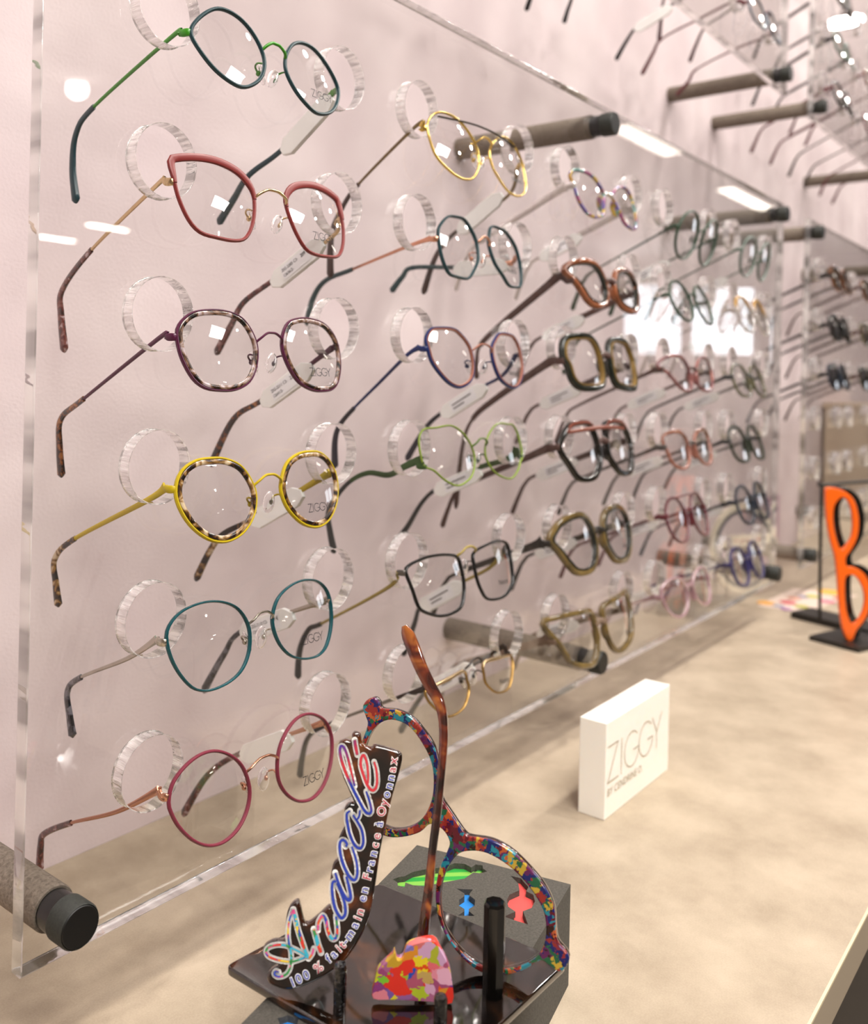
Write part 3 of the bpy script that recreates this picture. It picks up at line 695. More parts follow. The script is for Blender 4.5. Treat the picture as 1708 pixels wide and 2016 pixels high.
# fourth and fifth columns
F1 = (1260, 280, 5.6); F2 = (1260, 640, 5.693); F3 = (1260, 920, 5.693)
bottle = pm('bottle_green_metal', '24402c', .3); smoke = pm('smoky_blue_green_metal', '5a6a60', .35)
blush = ramp_mat('blush_plum_acetate', [(.3, '5c3c48'), (.7, 'a0655c')], 50, 2); peach = pm('peach_acetate', 'ad7260', .2, coat=.4)
burg = pm('burgundy_acetate', '6e2a33', .25, coat=.4); rosy = pm('dusty_rose_acetate', 'b18a92', .2, 0, .35); navy = pm('navy_acetate', '26303e', .25, coat=.4)
violet = pm('violet_blue_acetate', '3a356e', .25, coat=.3); moss = ramp_mat('olive_smoke_acetate', [(.3, '3a3a26'), (.7, '6e6a50')], 60, 2); forest = pm('forest_acetate', '333a2e', .25, coat=.3)
amber = pm('amber_acetate', 'cf9b34', .2, coat=.4)
B4 = dict(style='acetate', pads=False, rw=.0016, rd=.0018, tag=True, mark=None, arm_w=(.0020, .001), tip_w=.0024, res=44)
G4 = dict(style='metal', pads=True, rw=.0012, rd=.0016, tag=True, mark=None, res=44)
specs(0, 3, 'large round bottle green spectacles leaning forward, topmost of the fourth column', ell(.0250, .0262, .0325), (1377, 471), bottle, tilt=-14, **G4)
specs(1, 3, 'round bottle green spectacles with short bridge, second down the fourth column', ell(.0242, .0235, .0325), (1366, 596), bottle, tilt=20, **G4)
specs(2, 3, 'blush and plum spectacles with soft square rims, third down the fourth column', dec(F2, [(215, 455), (265, 375), (380, 345), (480, 370), (560, 470), (605, 600), (605, 700), (540, 740), (450, 705), (370, 620), (300, 530)]), (1410, 745), blush, armmat=choc, **B4)
specs(3, 3, 'peach spectacles with a brown top line, fourth down the fourth column', dec(F2, [(250, 1290), (290, 1220), (400, 1195), (500, 1240), (560, 1350), (570, 1500), (520, 1595), (440, 1605), (350, 1540), (300, 1430)]), (1403, 885), peach, top=(brown, 20, 165, .0019), armmat=pm('ash_arm', '5a5450', .4), **B4)
specs(4, 3, 'burgundy round spectacles, fifth down the fourth column', ell(.0238, .0245, .0325), (1358, 1017), burg, tilt=17, halfbar=(burg, .0225, .0009), **{**B4, 'rw': .0012})
specs(5, 3, 'translucent dusty rose spectacles, lowest of the fourth column', dec(F3, [(245, 1380), (300, 1285), (400, 1235), (500, 1270), (560, 1380), (560, 1540), (500, 1650), (400, 1670), (320, 1600), (270, 1500)]), (1400, 1160), rosy, **B4)
specs(0, 4, 'small round smoky green spectacles, topmost of the fifth column', ell(.0238, .0250, .0320), (1491, 511), smoke, tilt=-10, **G4)
specs(1, 4, 'clear spectacles with amber yellow upper rims, second down the fifth column', ell(.0240, .0235, .0325, 2.3), (1485, 622), clearacet, tilt=18, top=(amber, 15, 175, .0019), **B4)
specs(2, 4, 'olive smoke spectacles, third down the fifth column', ell(.0245, .0215, .0325, 2.5), (1478, 749), moss, tilt=20, armmat=greytip, **B4)
specs(3, 4, 'dark forest green spectacles with heavy rims, fourth down the fifth column', ell(.0250, .0225, .0330, 2.5), (1474, 872), forest, tilt=20, armmat=greytip, **{**B4, 'rw': .0021})
specs(4, 4, 'navy blue round spectacles, fifth down the fifth column', ell(.0245, .0245, .0325), (1485, 989), navy, tilt=17, **{**B4, 'rw': .0020})
specs(5, 4, 'violet blue spectacles, lowest of the fifth column', ell(.0240, .0240, .0325, 2.1), (1475, 1108), violet, tilt=17, **B4)

# spectacles on the panels further along and above
far = [('black', M_black, 'black'), ('wine', pm('wine_acetate', '6a2a32', .3), 'wine red'), ('grey', pm('steel_blue_metal', '5a626c', .3, .3), 'steel grey'), ('brown', M_tort, 'brown tortoise')]
wine_m, wine_a = pm('wine_acetate', '6a2a32', .3), pm('wine_arm', '6e3238', .35)
ups = [(5, 3, 'black spectacles with long black tips, lowest row of the panel above', M_black, M_black, M_black, [None, (1200, -48), (1138, -22), (1120, 12), (1110, 45)], [None, (1345, -5), (1287, 30), (1252, 54), (1232, 82), (1212, 118)], (2, 3), True),
       (5, 4, 'thin steel grey spectacles with wine red arms, lowest row of the panel above', pm('steel_blue_metal', '5a626c', .3, .3), wine_a, wine_a, [None, (1444, 3), (1374, 38), (1303, 76), (1285, 105), (1263, 147)], [None, (1500, 75), (1444, 98), (1371, 136), (1355, 160), (1331, 188)], (3, 3), False),
       (4, 4, 'wine red spectacles with brown tips, second lowest row of the panel above', wine_m, pm('grey_brown_arm', '4f443e', .35), pm('dark_wine_tip', '4a2226', .35), [None, (1350, -40), (1310, -10), (1301, 38), (1297, 80)], [None, (1460, 0), (1425, 28), (1388, 53), (1371, 85), (1357, 122)], (2, 3), False)]
for r, c, nm, mt, am, tm_, tl, tr, ta, tg in ups:
    specs(r, c, nm, ell(.026, .022, .034, 2.5), None, mt, group='spectacles in the panel above', armmat=am, tipmat=tm_, zo=UPZ, style='metal', rw=.0012, rd=.0015, res=40, mark=None, tagpaper=False, tag=tg, TL=tl, TR=tr, tipat=ta, arm_w=(.0016, .001), tip_w=.0030)
specs(5, 2, 'small black spectacles near the top edge of the photo, third pair of the panel above', ell(.026, .022, .034, 2.5), None, M_black, group='spectacles in the panel above', zo=UPZ, rw=.0012, rd=.0015, res=40, tag=False)
words = ['topmost', 'second', 'third', 'fourth', 'fifth', 'lowest']
cols = ['nearest', 'middle', 'far']
sun = {(0, 0): ('brown tinted sunglasses with gold trim', M_tort, M_lens_brown), (1, 0): ('black sunglasses with grey lenses', M_black, M_lens_grey), (2, 0): ('navy black sunglasses with dark lenses', navy, M_lens_grey),
       (0, 1): ('dark brown tortoise sunglasses', M_tort, M_lens_brown), (1, 1): ('olive sunglasses with brown lenses', moss, M_lens_brown), (2, 1): ('forest green sunglasses with grey lenses', forest, M_lens_grey)}
for (r, c), (nm, mt, lm) in sun.items():
    specs(r, c, f'{nm}, {words[r]} of the {cols[c]} column of the sunglasses panel', ell(.026, .021, .034, 2.6), None, mt, group='sunglasses on the far panel', style='acetate', pads=False, rw=.0021, rd=.002, tag=False, lensmat=lm, xo=SEC, armmat=M_black if c == 0 else choc, arm_w=(.0028, .0011), tip_w=.0026, res=40, yf=-.016)
ufar = {(4, 0): ('steel grey thin spectacles', smoke), (5, 0): ('dark grey spectacles with black arms', pm('dark_grey_acetate', '2a2a2e', .25)), (4, 1): ('amber brown spectacles', M_tort), (5, 1): ('wine red narrow spectacles', pm('wine_acetate', '6a2a32', .3)),
        (3, 0): ('black angular spectacles', M_black), (5, 2): ('brown narrow spectacles', brown)}
for (r, c), (nm, mt) in ufar.items():
    thick = c == 0
    specs(r, c, f'{nm}, {words[r] if r == 5 else ("second lowest" if r == 4 else "third lowest")} in the {cols[c]} column of the top corner panel', ell(.026, .022, .034, 2.4), None, mt, group='spectacles on the top corner panel', rw=.0018, rd=.0018, style='acetate' if thick else 'metal', pads=not thick, arm_w=(.0032, .0012) if thick else (.0018, .001), tip_w=.0030, xo=SEC, zo=UPZ, armmat=M_black if thick and r != 5 else (pm('wine_arm', '6e3238', .35) if (r + c) % 2 else pm('grey_brown_arm', '4f443e', .35)), tag=False, res=40)

# ------------------------------------------------------------------ frosted block with engraved wordmark
bx0, bx1, by0, by1, bz1 = .3515, .4745, -.0885, -.0665, -.4485
blk = MB(); blk.box((bx0, by0, ZC), (bx1, by1, bz1))
bm_ = pm('frosted_white_acrylic', 'fffaf0', .25, 0, 0, coat=.3, sub=.5)
lb = blk.build('sign_block', bm_, None, False)
bev = lb.modifiers.new('bevel', 'BEVEL'); bev.width = .0006; bev.segments = 2
tagit(lb, 'frosted white acrylic block engraved with a thin wordmark, standing on the counter', 'sign block')
egm = pm('engraving_grey', 'b9ad96', .7)
lb['_o'] = [0, 0, 0]
wordmark('engraving', Vector((bx0 + .004, by0 - .0003, ZC + .027)), Vector((1, 0, 0)), UP, .0275, .0010, egm, lb)
mb = MB(); flat_text(mb, 'BY CENDRINE O.', Vector((bx0 + .036, by0 - .0003, ZC + .0165)), Vector((1, 0, 0)), UP, .0085, 0, 1.0); mb.build('engraving', egm, lb, False)

# ------------------------------------------------------------------ foreground counter display
ZT = -.4665
Bc = Vector((.1390, -.0695, 0)); Cc = Vector((.1610, -.1585, 0))
e2 = Vector((-.980, -.20, 0)).normalized(); e1 = (Cc - Bc).normalized(); Ls = (Cc - Bc).length
LB = .21
disp = thing('display_block', (.07, -.13, ZC), 'charcoal grey display block with candy shaped cut-outs in its top', 'display base')
m_grey = ramp_mat('charcoal_foam_board', [(.3, '3f3c36'), (.7, '545049')], 900, 3, .85, 0, bump=.15)
def blockpt(a, b, z): P = Bc + e1 * a + e2 * b; return Vector((P.x, P.y, z))
mb = MB(); mb.add([blockpt(0, 0, ZC), blockpt(Ls, 0, ZC), blockpt(Ls, LB, ZC), blockpt(0, LB, ZC)] + [blockpt(0, 0, ZT - .004), blockpt(Ls, 0, ZT - .004), blockpt(Ls, LB, ZT - .004), blockpt(0, LB, ZT - .004)],
                  [(0, 1, 2, 3), (7, 6, 5, 4), (0, 4, 5, 1), (1, 5, 6, 2), (2, 6, 7, 3), (3, 7, 4, 0)])
mb.build('block_body', m_grey, disp, False)
A4 = (420, 1200, 2.3081)
cg = [(868, 1212), (905, 1192), (960, 1180), (1050, 1170), (1095, 1152), (1140, 1155), (1172, 1172), (1190, 1158), (1222, 1162), (1222, 1175), (1243, 1190), (1210, 1198), (1180, 1194), (1140, 1222), (1040, 1240), (960, 1256), (905, 1252), (872, 1240), (868, 1260), (838, 1254), (835, 1238), (815, 1226), (845, 1214)]
cb = [(1105, 1268), (1178, 1272), (1163, 1290), (1163, 1300), (1188, 1318), (1186, 1345), (1160, 1360), (1160, 1370), (1186, 1392), (1110, 1390), (1140, 1370), (1140, 1360), (1116, 1345), (1116, 1318), (1140, 1302), (1140, 1290)]
cr_ = [(1350, 1210), (1395, 1220), (1430, 1260), (1420, 1280), (1452, 1295), (1460, 1325), (1445, 1355), (1405, 1370), (1428, 1430), (1380, 1415), (1318, 1395), (1372, 1372), (1340, 1350), (1332, 1320), (1345, 1295), (1390, 1275), (1385, 1245)]
def toblock(pts):
    out = []
    for (u, v) in dec(A4, pts):
        P = atZ(u, v, ZT) - Vector((Bc.x, Bc.y, ZT)); M2 = Matrix(((e1.x, e2.x), (e1.y, e2.y))).inverted()
        q = M2 @ Vector((P.x, P.y)); out.append((q[0], q[1]))
    return out
cf = [((u - 420) * 2.3081, (v - 1200) * 2.3081) for u, v in ((546, 2004), (556, 2002), (566, 1998), (577, 2001), (588, 2004), (585, 2014), (592, 2030), (570, 2042), (545, 2036), (551, 2016))]
holes = [toblock(cg), toblock(cb), toblock(cr_), toblock(cf)]
# plate() wants ex x ey pointing up; e2 x e1 gives +z
sw = lambda L: [(b, a) for a, b in L]
plate('top_board', [[(0, 0), (LB, 0), (LB, Ls), (0, Ls)]] + [sw(h) for h in holes], Vector((Bc.x, Bc.y, ZT)), e2, e1, .004, .0001, m_grey, disp, 0, smooth_spline=False)
m_candyg = ramp_mat('green_striped_print', [(0, '2a9a3c'), (.48, '2a9a3c'), (.52, '7cb84a'), (1, '7cb84a')], 55, kind='wave', interp='LINEAR', rough=.5, coat=0, distort=.3)
for nm, h, mt in (('candy_inlay', holes[0], m_candyg), ('candy_inlay', holes[1], pm('blue_print', '2a86d6', .5)), ('candy_inlay', holes[2], pm('coral_print', 'e0524e', .5)), ('candy_inlay', holes[3], MC['blue_print'])):
    cxm = sum(a for a, b in h) / len(h); cym = sum(b for a, b in h) / len(h)
    bigger = [(cxm + (a - cxm) * 1.12, cym + (b - cym) * 1.12) for a, b in h]
    plate(nm, [sw(bigger)], Vector((Bc.x, Bc.y, ZT - .0032)), e2, e1, .0006, .00005, mt, disp, 0, smooth_spline=False)
# tortoise plate
PZ = ZT + .0042
m_plate = ramp_mat('dark_tortoise_gloss', [(.42, '0a0706'), (.54, '140c08'), (.64, '2e190c'), (.76, '5c3414')], 55, 2, .07, 1.0)
pts = [Vector((-.0145, -.0745)), Vector((.0865, -.0835)), Vector((.0925, -.1925)), Vector((-.0125, -.1900))]
def rounded(P, r, k=5):
    out = []
    n_ = len(P)
    for i in range(n_):
        a, b, c = P[i - 1], P[i], P[(i + 1) % n_]
        d1 = (a - b).normalized(); d2 = (c - b).normalized()
        for j in range(k + 1):
            t_ = j / k; out.append((b + d1 * r * (1 - t_) ** 2 + d2 * r * t_ ** 2))
    return out
rp = rounded(pts, .004)
tp = plate('tortoise_plate', [[(a[0], a[1]) for a in rp]], Vector((0, 0, PZ)), Vector((1, 0, 0)), Vector((0, 1, 0)), .004, .0010, m_plate, None, 3, smooth_spline=False)
tagit(tp, 'glossy dark tortoise plate lying on the charcoal block', 'plate')

# sign board
nS = (-FW * math.cos(R(14)) + UP * math.sin(R(14))).normalized()
P0 = atZ(590, 1955, PZ)
exS = (RT - nS * RT.dot(nS)).normalized(); eyS = nS.cross(exS).normalized()
def onS(u, v, off=0.0): return on_plane(u, v, P0 + nS * off, nS)
def loc2(P, O_, a, b): q = P - O_; return (q.dot(a), q.dot(b))
SB = (500, 1420, 3.4757)
TB = .0060
outl = [(690, 72), (728, 90), (742, 150), (800, 182), (835, 163), (985, 208), (1014, 245), (1000, 330), (965, 450), (935, 560), (900, 720), (868, 860), (830, 1120), (795, 1310), (740, 1460), (640, 1620), (540, 1715), (380, 1800), (240, 1842), (150, 1822), (92, 1785), (100, 1720), (165, 1670), (90, 1645), (56, 1600), (66, 1545), (130, 1508), (205, 1498), (212, 1400), (232, 1290), (280, 1236), (312, 1250), (350, 1385), (425, 1345), (500, 1275), (522, 1262), (515, 1130), (540, 980), (575, 935), (575, 820), (600, 755), (622, 700), (618, 600), (655, 560), (682, 558), (650, 480), (600, 360), (575, 220), (580, 150), (618, 125), (665, 130), (670, 90)]
sgn = thing('brand_sign', P0, 'tortoise sign board cut to its lettering, leaning upright on the plate', 'sign')
M_board = ramp_mat('black_brown_tortoise', [(.38, '0c0807'), (.5, '26120a'), (.6, '55290f'), (.72, '8a4e1e')], 60, 2, .06, 1.0)
OS = P0 + nS * TB
ol = [loc2(onS(u, v, TB), OS, exS, eyS) for u, v in dec(SB, outl)]
plate('sign_board', [ol], OS, exS, eyS, TB, .0013, M_board, sgn, 3, per=4)
m_lA = ramp_mat('candy_colour_print', [(0, 'd23a2c'), (.16, 'e6c83a'), (.3, '3a8f4a'), (.44, '2a48b0'), (.58, 'd94a8c'), (.72, 'e07a2c'), (.86, '3ab0c8')], 330, kind='cells', interp='CONSTANT', rough=.5, coat=0, distort=1.5)
m_lB = ramp_mat('blue_red_print', [(0, '20369e'), (.50, '20369e'), (.58, '8f2a5e'), (.64, 'c22c38'), (1, 'c22c38')], 60, 1.5, .5, 0, distort=.4)
K1, K2, K3 = (510, 1760, 5.6), (620, 1620, 5.174), (650, 1440, 5.947); KP = (0, 0, 1)
strokes = [
    ('A', K1, [(215, 862), (185, 850), (168, 885), (215, 912), (290, 890), (335, 830), (352, 740), (350, 640), (330, 560), (318, 450), (325, 330), (350, 230), (375, 172)], .8),
    ('A', K1, [(375, 172), (400, 270), (430, 400), (470, 520), (505, 620), (545, 708)], 1.35),
    ('A', K1, [(545, 712), (582, 665), (600, 600)], .8),
    ('A', K1, [(520, 690), (440, 722), (350, 745), (220, 730), (110, 690), (75, 632), (110, 585), (200, 560), (290, 566), (370, 600), (450, 640), (520, 684)], .8),
    ('n', K1, [(602, 390), (625, 470), (650, 560), (682, 645)], 1.5),
    ('n', K1, [(648, 400), (655, 310), (700, 238), (735, 290), (750, 370), (775, 450), (810, 495), (848, 478), (862, 400), (845, 240)], 1.1),
    ('a', K2, [(205, 508), (240, 620), (290, 730), (338, 785), (362, 755), (345, 650), (318, 545)], 1.3),
    ('a', K2, [(215, 598), (185, 600), (172, 660), (182, 770), (208, 880), (265, 968), (305, 930), (305, 840), (270, 720), (222, 615)], 1.2),
    ('c', K2, [(310, 240), (325, 215), (290, 175), (255, 200), (255, 300), (290, 430), (345, 540), (400, 582), (430, 520), (420, 390), (375, 240)], 1.15),
    ('o', KP, [(688.7, 1596.4), (682.8, 1601.4), (682.4, 1612), (684, 1622), (688, 1641), (697.4, 1662.6), (708.5, 1670), (714.8, 1659), (712.8, 1637.4), (706, 1622), (700, 1612.5), (694.6, 1604)], 1.1),
    ('o', KP, [(702, 1614), (707, 1606), (708.3, 1594.7)], .8),
    ('l', K3, [(285, 640), (240, 450), (200, 290), (160, 190), (125, 172), (113, 230), (135, 350), (185, 490), (250, 640), (330, 800), (400, 925), (450, 962), (480, 930), (465, 840), (420, 700)], 1.15),
    ('e', K3, [(440, 610), (442, 520), (430, 380), (395, 280), (362, 310), (357, 400), (385, 500), (430, 620), (485, 688), (530, 665), (548, 580), (538, 450), (512, 355)], 1.15),
    ('l', K3, [(285, 100), (295, 170), (316, 275)], 1.3)]
wmb = MB(); cm = {'A': MB(), 'a': MB(), 'o': MB(), 'e': MB()}
grp_ = {'A': 'A', 'n': 'A', 'a': 'a', 'c': 'a', 'o': 'o', 'l': 'o', 'e': 'e'}
for k, crop_, pts_, wd_ in strokes:
    P = catmull([onS(u, v, TB + .00015) for u, v in dec(crop_, pts_)], False, 6)
    wo = .0018 + .0007 * wd_
    ribbon(wmb, P, wo, nS)
    for q in P[::2] + [P[-1]]: roundcap(wmb, q, wo / 2, exS, eyS)
    P2 = [q + nS * .00015 for q in P]
    n_ = len(P2); ribbon(cm[grp_[k]], P2, [.00105 * wd_ * (.5 + .5 * math.sin(math.pi * (i + 1) / (n_ + 1)) ** .5) for i in range(n_)], nS)
sw_ = wmb.build('letter_outline', M_whiteprint, sgn, False)
cm['A'].build('script_letters', m_lA, sgn, False)['label'] = 'capital letter and second letter in many candy colours'
cm['a'].build('script_letters', pm('royal_blue_print', '2a40a8', .5), sgn, False)['label'] = 'third and fourth letters in blue'
cm['o'].build('script_letters', m_lB, sgn, False)['label'] = 'letters and accent in blue and red'
cm['e'].build('script_letters', pm('crimson_print', 'c8303c', .5), sgn, False)['label'] = 'last letter in red'
line = '100 % fait-main en France à Oyonnax'
tpx = [(248, 1795), (330, 1752), (430, 1695), (520, 1615), (610, 1520), (672, 1425), (718, 1320), (742, 1210), (768, 1095), (795, 985), (822, 870), (848, 740), (872, 625), (905, 500), (932, 400), (958, 240)]
tpath = resample(catmull([onS(u, v, TB + .0001) for u, v in dec(SB, tpx)], False, 10), 400, False)
adv = []; nar = 'il-t f,.'
for ch in line: adv.append(.55 if ch in 'il' else .45 if ch in '- ' else .62 if ch in 'tfr1' else 1.25 if ch in 'm%' else .95)
tot = sum(adv); Lt = sum((b - a).length for a, b in zip(tpath, tpath[1:])); pos_ = 0
w2 = MB(); c2 = MB(); c3 = MB()
for i, ch in enumerate(line):
    s_ = (pos_ + adv[i] / 2) / tot; pos_ += adv[i]
    if ch == ' ': continue
    k = min(int(s_ * 399), 398); a, b = tpath[max(k - 4, 0)], tpath[min(k + 4, 399)]
    d = (b - a).normalized(); u_ = nS.cross(d).normalized(); sz = Lt / tot * 1.38
    P = tpath[k] - u_ * sz * .3
    flat_text(w2, ch, P + nS * .0002, d, u_, sz, .062)
    flat_text(c2 if i % 5 < 3 else c3, ch, P + nS * .0004, d, u_, sz, .004)
w2.build('letter_outline', M_whiteprint, sgn, False)
c2.build('small_lettering', pm('blue_letter_print', '3a47a8', .5), sgn, False); c3.build('small_lettering', pm('red_letter_print', 'b83a50', .5), sgn, False)

# confetti frame front standing behind the sign
P1 = atZ(960, 1915, PZ)
nF = (-(FW * math.cos(R(17)) + RT * math.sin(R(17))) * math.cos(R(10)) + UP * math.sin(R(10))).normalized()
exF = (RT - nF * RT.dot(nF)).normalized(); eyF = nF.cross(exF).normalized()
FB = (680, 1200, 2.6522)
fo = [(150, 460), (175, 488), (188, 516), (262, 525), (340, 562), (410, 640), (460, 720), (480, 790), (490, 880), (492, 950), (512, 1010), (560, 1082), (620, 1168), (655, 1187), (760, 1205), (860, 1258), (950, 1340), (1040, 1450), (1088, 1560), (1098, 1680), (1112, 1742), (1168, 1822), (1122, 1895), (1060, 1858), (1015, 1835), (930, 1885), (820, 1912), (700, 1892), (600, 1812), (520, 1700), (478, 1590), (468, 1470), (490, 1350), (530, 1262), (541, 1212), (505, 1150), (440, 1122), (385, 1165), (290, 1190), (200, 1182), (120, 1120), (60, 990), (48, 860), (66, 740), (112, 610), (104, 560), (88, 510), (112, 472)]
fh1 = [(240, 576), (330, 612), (400, 702), (446, 800), (458, 900), (446, 1000), (400, 1090), (320, 1143), (220, 1145), (140, 1080), (95, 950), (88, 810), (110, 690), (165, 605)]
fh2 = [(580, 1285), (650, 1262), (740, 1275), (850, 1340), (950, 1440), (1030, 1570), (1045, 1700), (1010, 1800), (920, 1860), (800, 1882), (680, 1850), (580, 1770), (510, 1650), (490, 1520), (512, 1390)]
TF = .0056; OF = P1 + nF * TF
pf = lambda L: [loc2(on_plane(u, v, OF, nF), OF, exF, eyF) for u, v in dec(FB, L)]
fr_t = thing('frame_front', P1, 'confetti coloured round frame front without arms, standing on end on the tortoise plate', 'spectacle frame')
plate('frame_face', [pf(fo), pf(fh1), pf(fh2)], OF, exF, eyF, TF * .45, .0007, M_multi, fr_t, 2, per=4)
plate('frame_backing', [pf(fo), pf(fh1), pf(fh2)], OF - nF * TF * .46, exF, eyF, TF * .6, .0009, ramp_mat('dark_backing', [(.4, '140c0a'), (.6, '2f1810'), (.75, '5a2c18')], 120, 2, .08, 1), fr_t, 2, per=4)

# upright arm
P2_ = atZ(838, 1945, PZ)
nA = nF; OA = P2_
arm = [(308, 84, 14), (312, 100, 24), (325, 130, 36), (345, 180, 38), (388, 290, 35), (442, 400, 32), (492, 490, 28), (511, 590, 25), (511, 700, 23), (500, 850, 22), (480, 1050, 22), (455, 1250, 22), (435, 1450, 25), (415, 1620, 30), (402, 1760, 33), (395, 1900, 33)]
ap = []; aw = []
for a, b, hw in arm:
    u, v = dec(FB, [(a, b)])[0]; ap.append(on_plane(u, v, OA, nA)); aw.append(hw / 2.6522 / FPX * (ap[-1] - CAM).dot(FW))
ap2 = resample(catmull(ap, False, 6), 60, False)
aw2 = [aw[min(int(i / 59 * (len(aw) - 1)), len(aw) - 2)] * (1 - (i / 59 * (len(aw) - 1)) % 1) + aw[min(int(i / 59 * (len(aw) - 1)) + 1, len(aw) - 1)] * ((i / 59 * (len(aw) - 1)) % 1) for i in range(60)]
aw2[59] = aw[-1]
# widths follow the traced points by arc length
Ls_ = [0.0]
for a, b in zip(ap, ap[1:]): Ls_.append(Ls_[-1] + (b - a).length)
aw2 = []
for i in range(60):
    s_ = Ls_[-1] * i / 59; j = max(k for k in range(len(Ls_)) if Ls_[k] <= s_ + 1e-9); j = min(j, len(Ls_) - 2)
    q = (s_ - Ls_[j]) / (Ls_[j + 1] - Ls_[j]); aw2.append(aw[j] * (1 - q) + aw[j + 1] * q)
am_ = MB().tube(ap2, aw2, .0019, nA, False, 12, power=3.2).build('spectacle_arm', ramp_mat('red_brown_tortoise', [(.38, '1a0c0a'), (.5, '3c1812'), (.6, '6a2c1a'), (.72, 'a8622c')], 90, 2, .08, 1), None)
tagit(am_, 'red brown tortoise spectacle arm standing upright with its tip in the air', 'spectacle arm')

# rough piece of coloured acetate
PD = atZ(812, 1969, PZ); nD = (-FW).normalized(); exD = RT; eyD = UP
dm = [(734.5, 1967), (736, 1940), (742, 1915), (755, 1900), (770, 1886), (777, 1876), (782, 1891), (793, 1887), (800, 1868), (818, 1858), (853, 1853), (868, 1873), (883, 1902), (889, 1930), (890, 1975), (850, 1973), (780, 1969)]
OD = PD + nD * .004
dl = [loc2(on_plane(u, v, OD, nD), OD, exD, eyD) for u, v in dm]
m_bright = ramp_mat('bright_marbled_acetate', [(0, 'd82a1c'), (.11, 'f07a2c'), (.24, '7fc83a'), (.36, 'f2d22c'), (.48, '6a2a86'), (.6, 'ee7a4c'), (.7, '2a4fb0'), (.8, 'e8b2c8'), (.9, 'e43a2c')], 175, kind='cells', interp='LINEAR', distort=1.6, rough=.3, coat=.3)
do = plate('acetate_offcut', [dl], OD, exD, eyD, .0045, .0003, m_bright, None, 1, per=3)
tagit(do, 'domed offcut of bright multicoloured acetate at the foot of the upright arm', 'acetate sample')

# black pegs
def peg(u0, u1, v_top, v_bot, lab, sides=6, rough_mat=M_black):
    b = atZ((u0 + u1) / 2, v_bot, PZ); d = (b - CAM).dot(FW); r = (u1 - u0) / 2 / FPX * d; h = (v_bot - v_top) / FPX * d * 1.02
    o = MB().lathe(b, UP, [(0, r), (h - .0012, r), (h, r * .85)], sides).build('peg', rough_mat, None, sides > 8); tagit(o, lab, 'peg', 'black pegs on the tortoise plate')
m_fac = ramp_mat('faceted_black_tortoise', [(.5, '040404'), (.68, '0b0705'), (.8, '301a0e')], 90, 2, .16, .3, bump=0)
m_studs = ramp_mat('sparkling_black', [(.45, '030304'), (.8, '08080a')], 450, 1, .05, 1, bump=.8)
peg(948, 992, 1778, 1958, 'tall flat-topped black peg in front of the lower ring of the confetti frame', 8, m_fac)
peg(655, 681, 1900, 1994, 'short sparkly black peg at the foot of the lettered sign', 14, m_studs)
peg(852, 879, 1962, 2040, 'short sparkly black peg below the multicoloured acetate piece', 14, m_studs)

# ------------------------------------------------------------------ orange frame display at the far end
bk = pm('matt_black_metal', '16120f', .45)
st = thing('wire_stand', atZ(1600, 1235, ZC), 'black wire display stand with slab foot behind the orange frame', 'display stand')
a0 = atZ(1556, 1216, ZC); a1 = atZ(1664, 1243, ZC); dv_ = (a1 - a0).normalized(); nv = Vector((-dv_.y, dv_.x, 0))
if nv.x < 0: nv = -nv
a1 = a0 + dv_ * ((a1 - a0).length * 1.6)
mb = MB(); q = [a0, a1, a1 + nv * .05, a0 + nv * .05]; mb.add([p for p in q] + [p + Vector((0, 0, .009)) for p in q], [(0, 3, 2, 1), (4, 5, 6, 7), (0, 1, 5, 4), (1, 2, 6, 5), (2, 3, 7, 6), (3, 0, 4, 7)])
mb.build('foot', bk, st, False)
r0 = atZ(1613, 1225, ZC + .009); dR = (r0 - CAM).dot(FW)
Pr = lambda u, v: on_plane(u, v, r0, -FW)
MB().tube(catmull([Pr(1613, 1226), Pr(1614, 1100), Pr(1617, 965), Pr(1622, 955), Pr(1760, 946), Pr(1800, 960), Pr(1800, 1215)], False, 6), .0022, .0022, FW, False, 10).build('wire', bk, st)
b0 = atZ(1592, 1260, ZC); b1 = atZ(1690, 1286, ZC); dv2 = (b1 - b0).normalized(); nv2 = Vector((-dv2.y, dv2.x, 0))
if nv2.x < 0: nv2 = -nv2
mb = MB(); q = [b0, b1, b1 + nv2 * .085, b0 + nv2 * .085]; mb.add([p for p in q] + [p + Vector((0, 0, .006)) for p in q], [(0, 3, 2, 1), (4, 5, 6, 7), (0, 1, 5, 4), (1, 2, 6, 5), (2, 3, 7, 6), (3, 0, 4, 7)])
ft = mb.build('display_plinth', bk, None, False); tagit(ft, 'low black slab on the counter under the orange frame', 'display base')
HB = (1400, 860, 4.5812)
oo = [(1030, 500), (1040, 462), (1110, 460), (1200, 490), (1280, 560), (1322, 680), (1332, 800), (1312, 920), (1262, 1020), (1215, 1090), (1222, 1168), (1290, 1178), (1375, 1232), (1430, 1330), (1445, 1440), (1425, 1560), (1375, 1665), (1312, 1745), (1275, 1832), (1232, 1838), (1202, 1780), (1180, 1700), (1160, 1560), (1148, 1400), (1138, 1250), (1118, 1080), (1080, 950), (1050, 800), (1034, 640)]
oh1 = [(1170, 550), (1220, 562), (1262, 640), (1280, 780), (1268, 900), (1220, 980), (1170, 1015), (1142, 960), (1112, 850), (1100, 730), (1112, 620)]
oh2 = [(1215, 1265), (1285, 1250), (1345, 1310), (1385, 1420), (1378, 1550), (1330, 1650), (1275, 1690), (1240, 1640), (1215, 1540), (1205, 1400)]
PO = atZ(1668, 1262, ZC + .006); nO = (-FW).normalized()
po = lambda L, O_: [loc2(on_plane(u, v, O_, nO), O_, RT, UP) for u, v in dec(HB, L)]
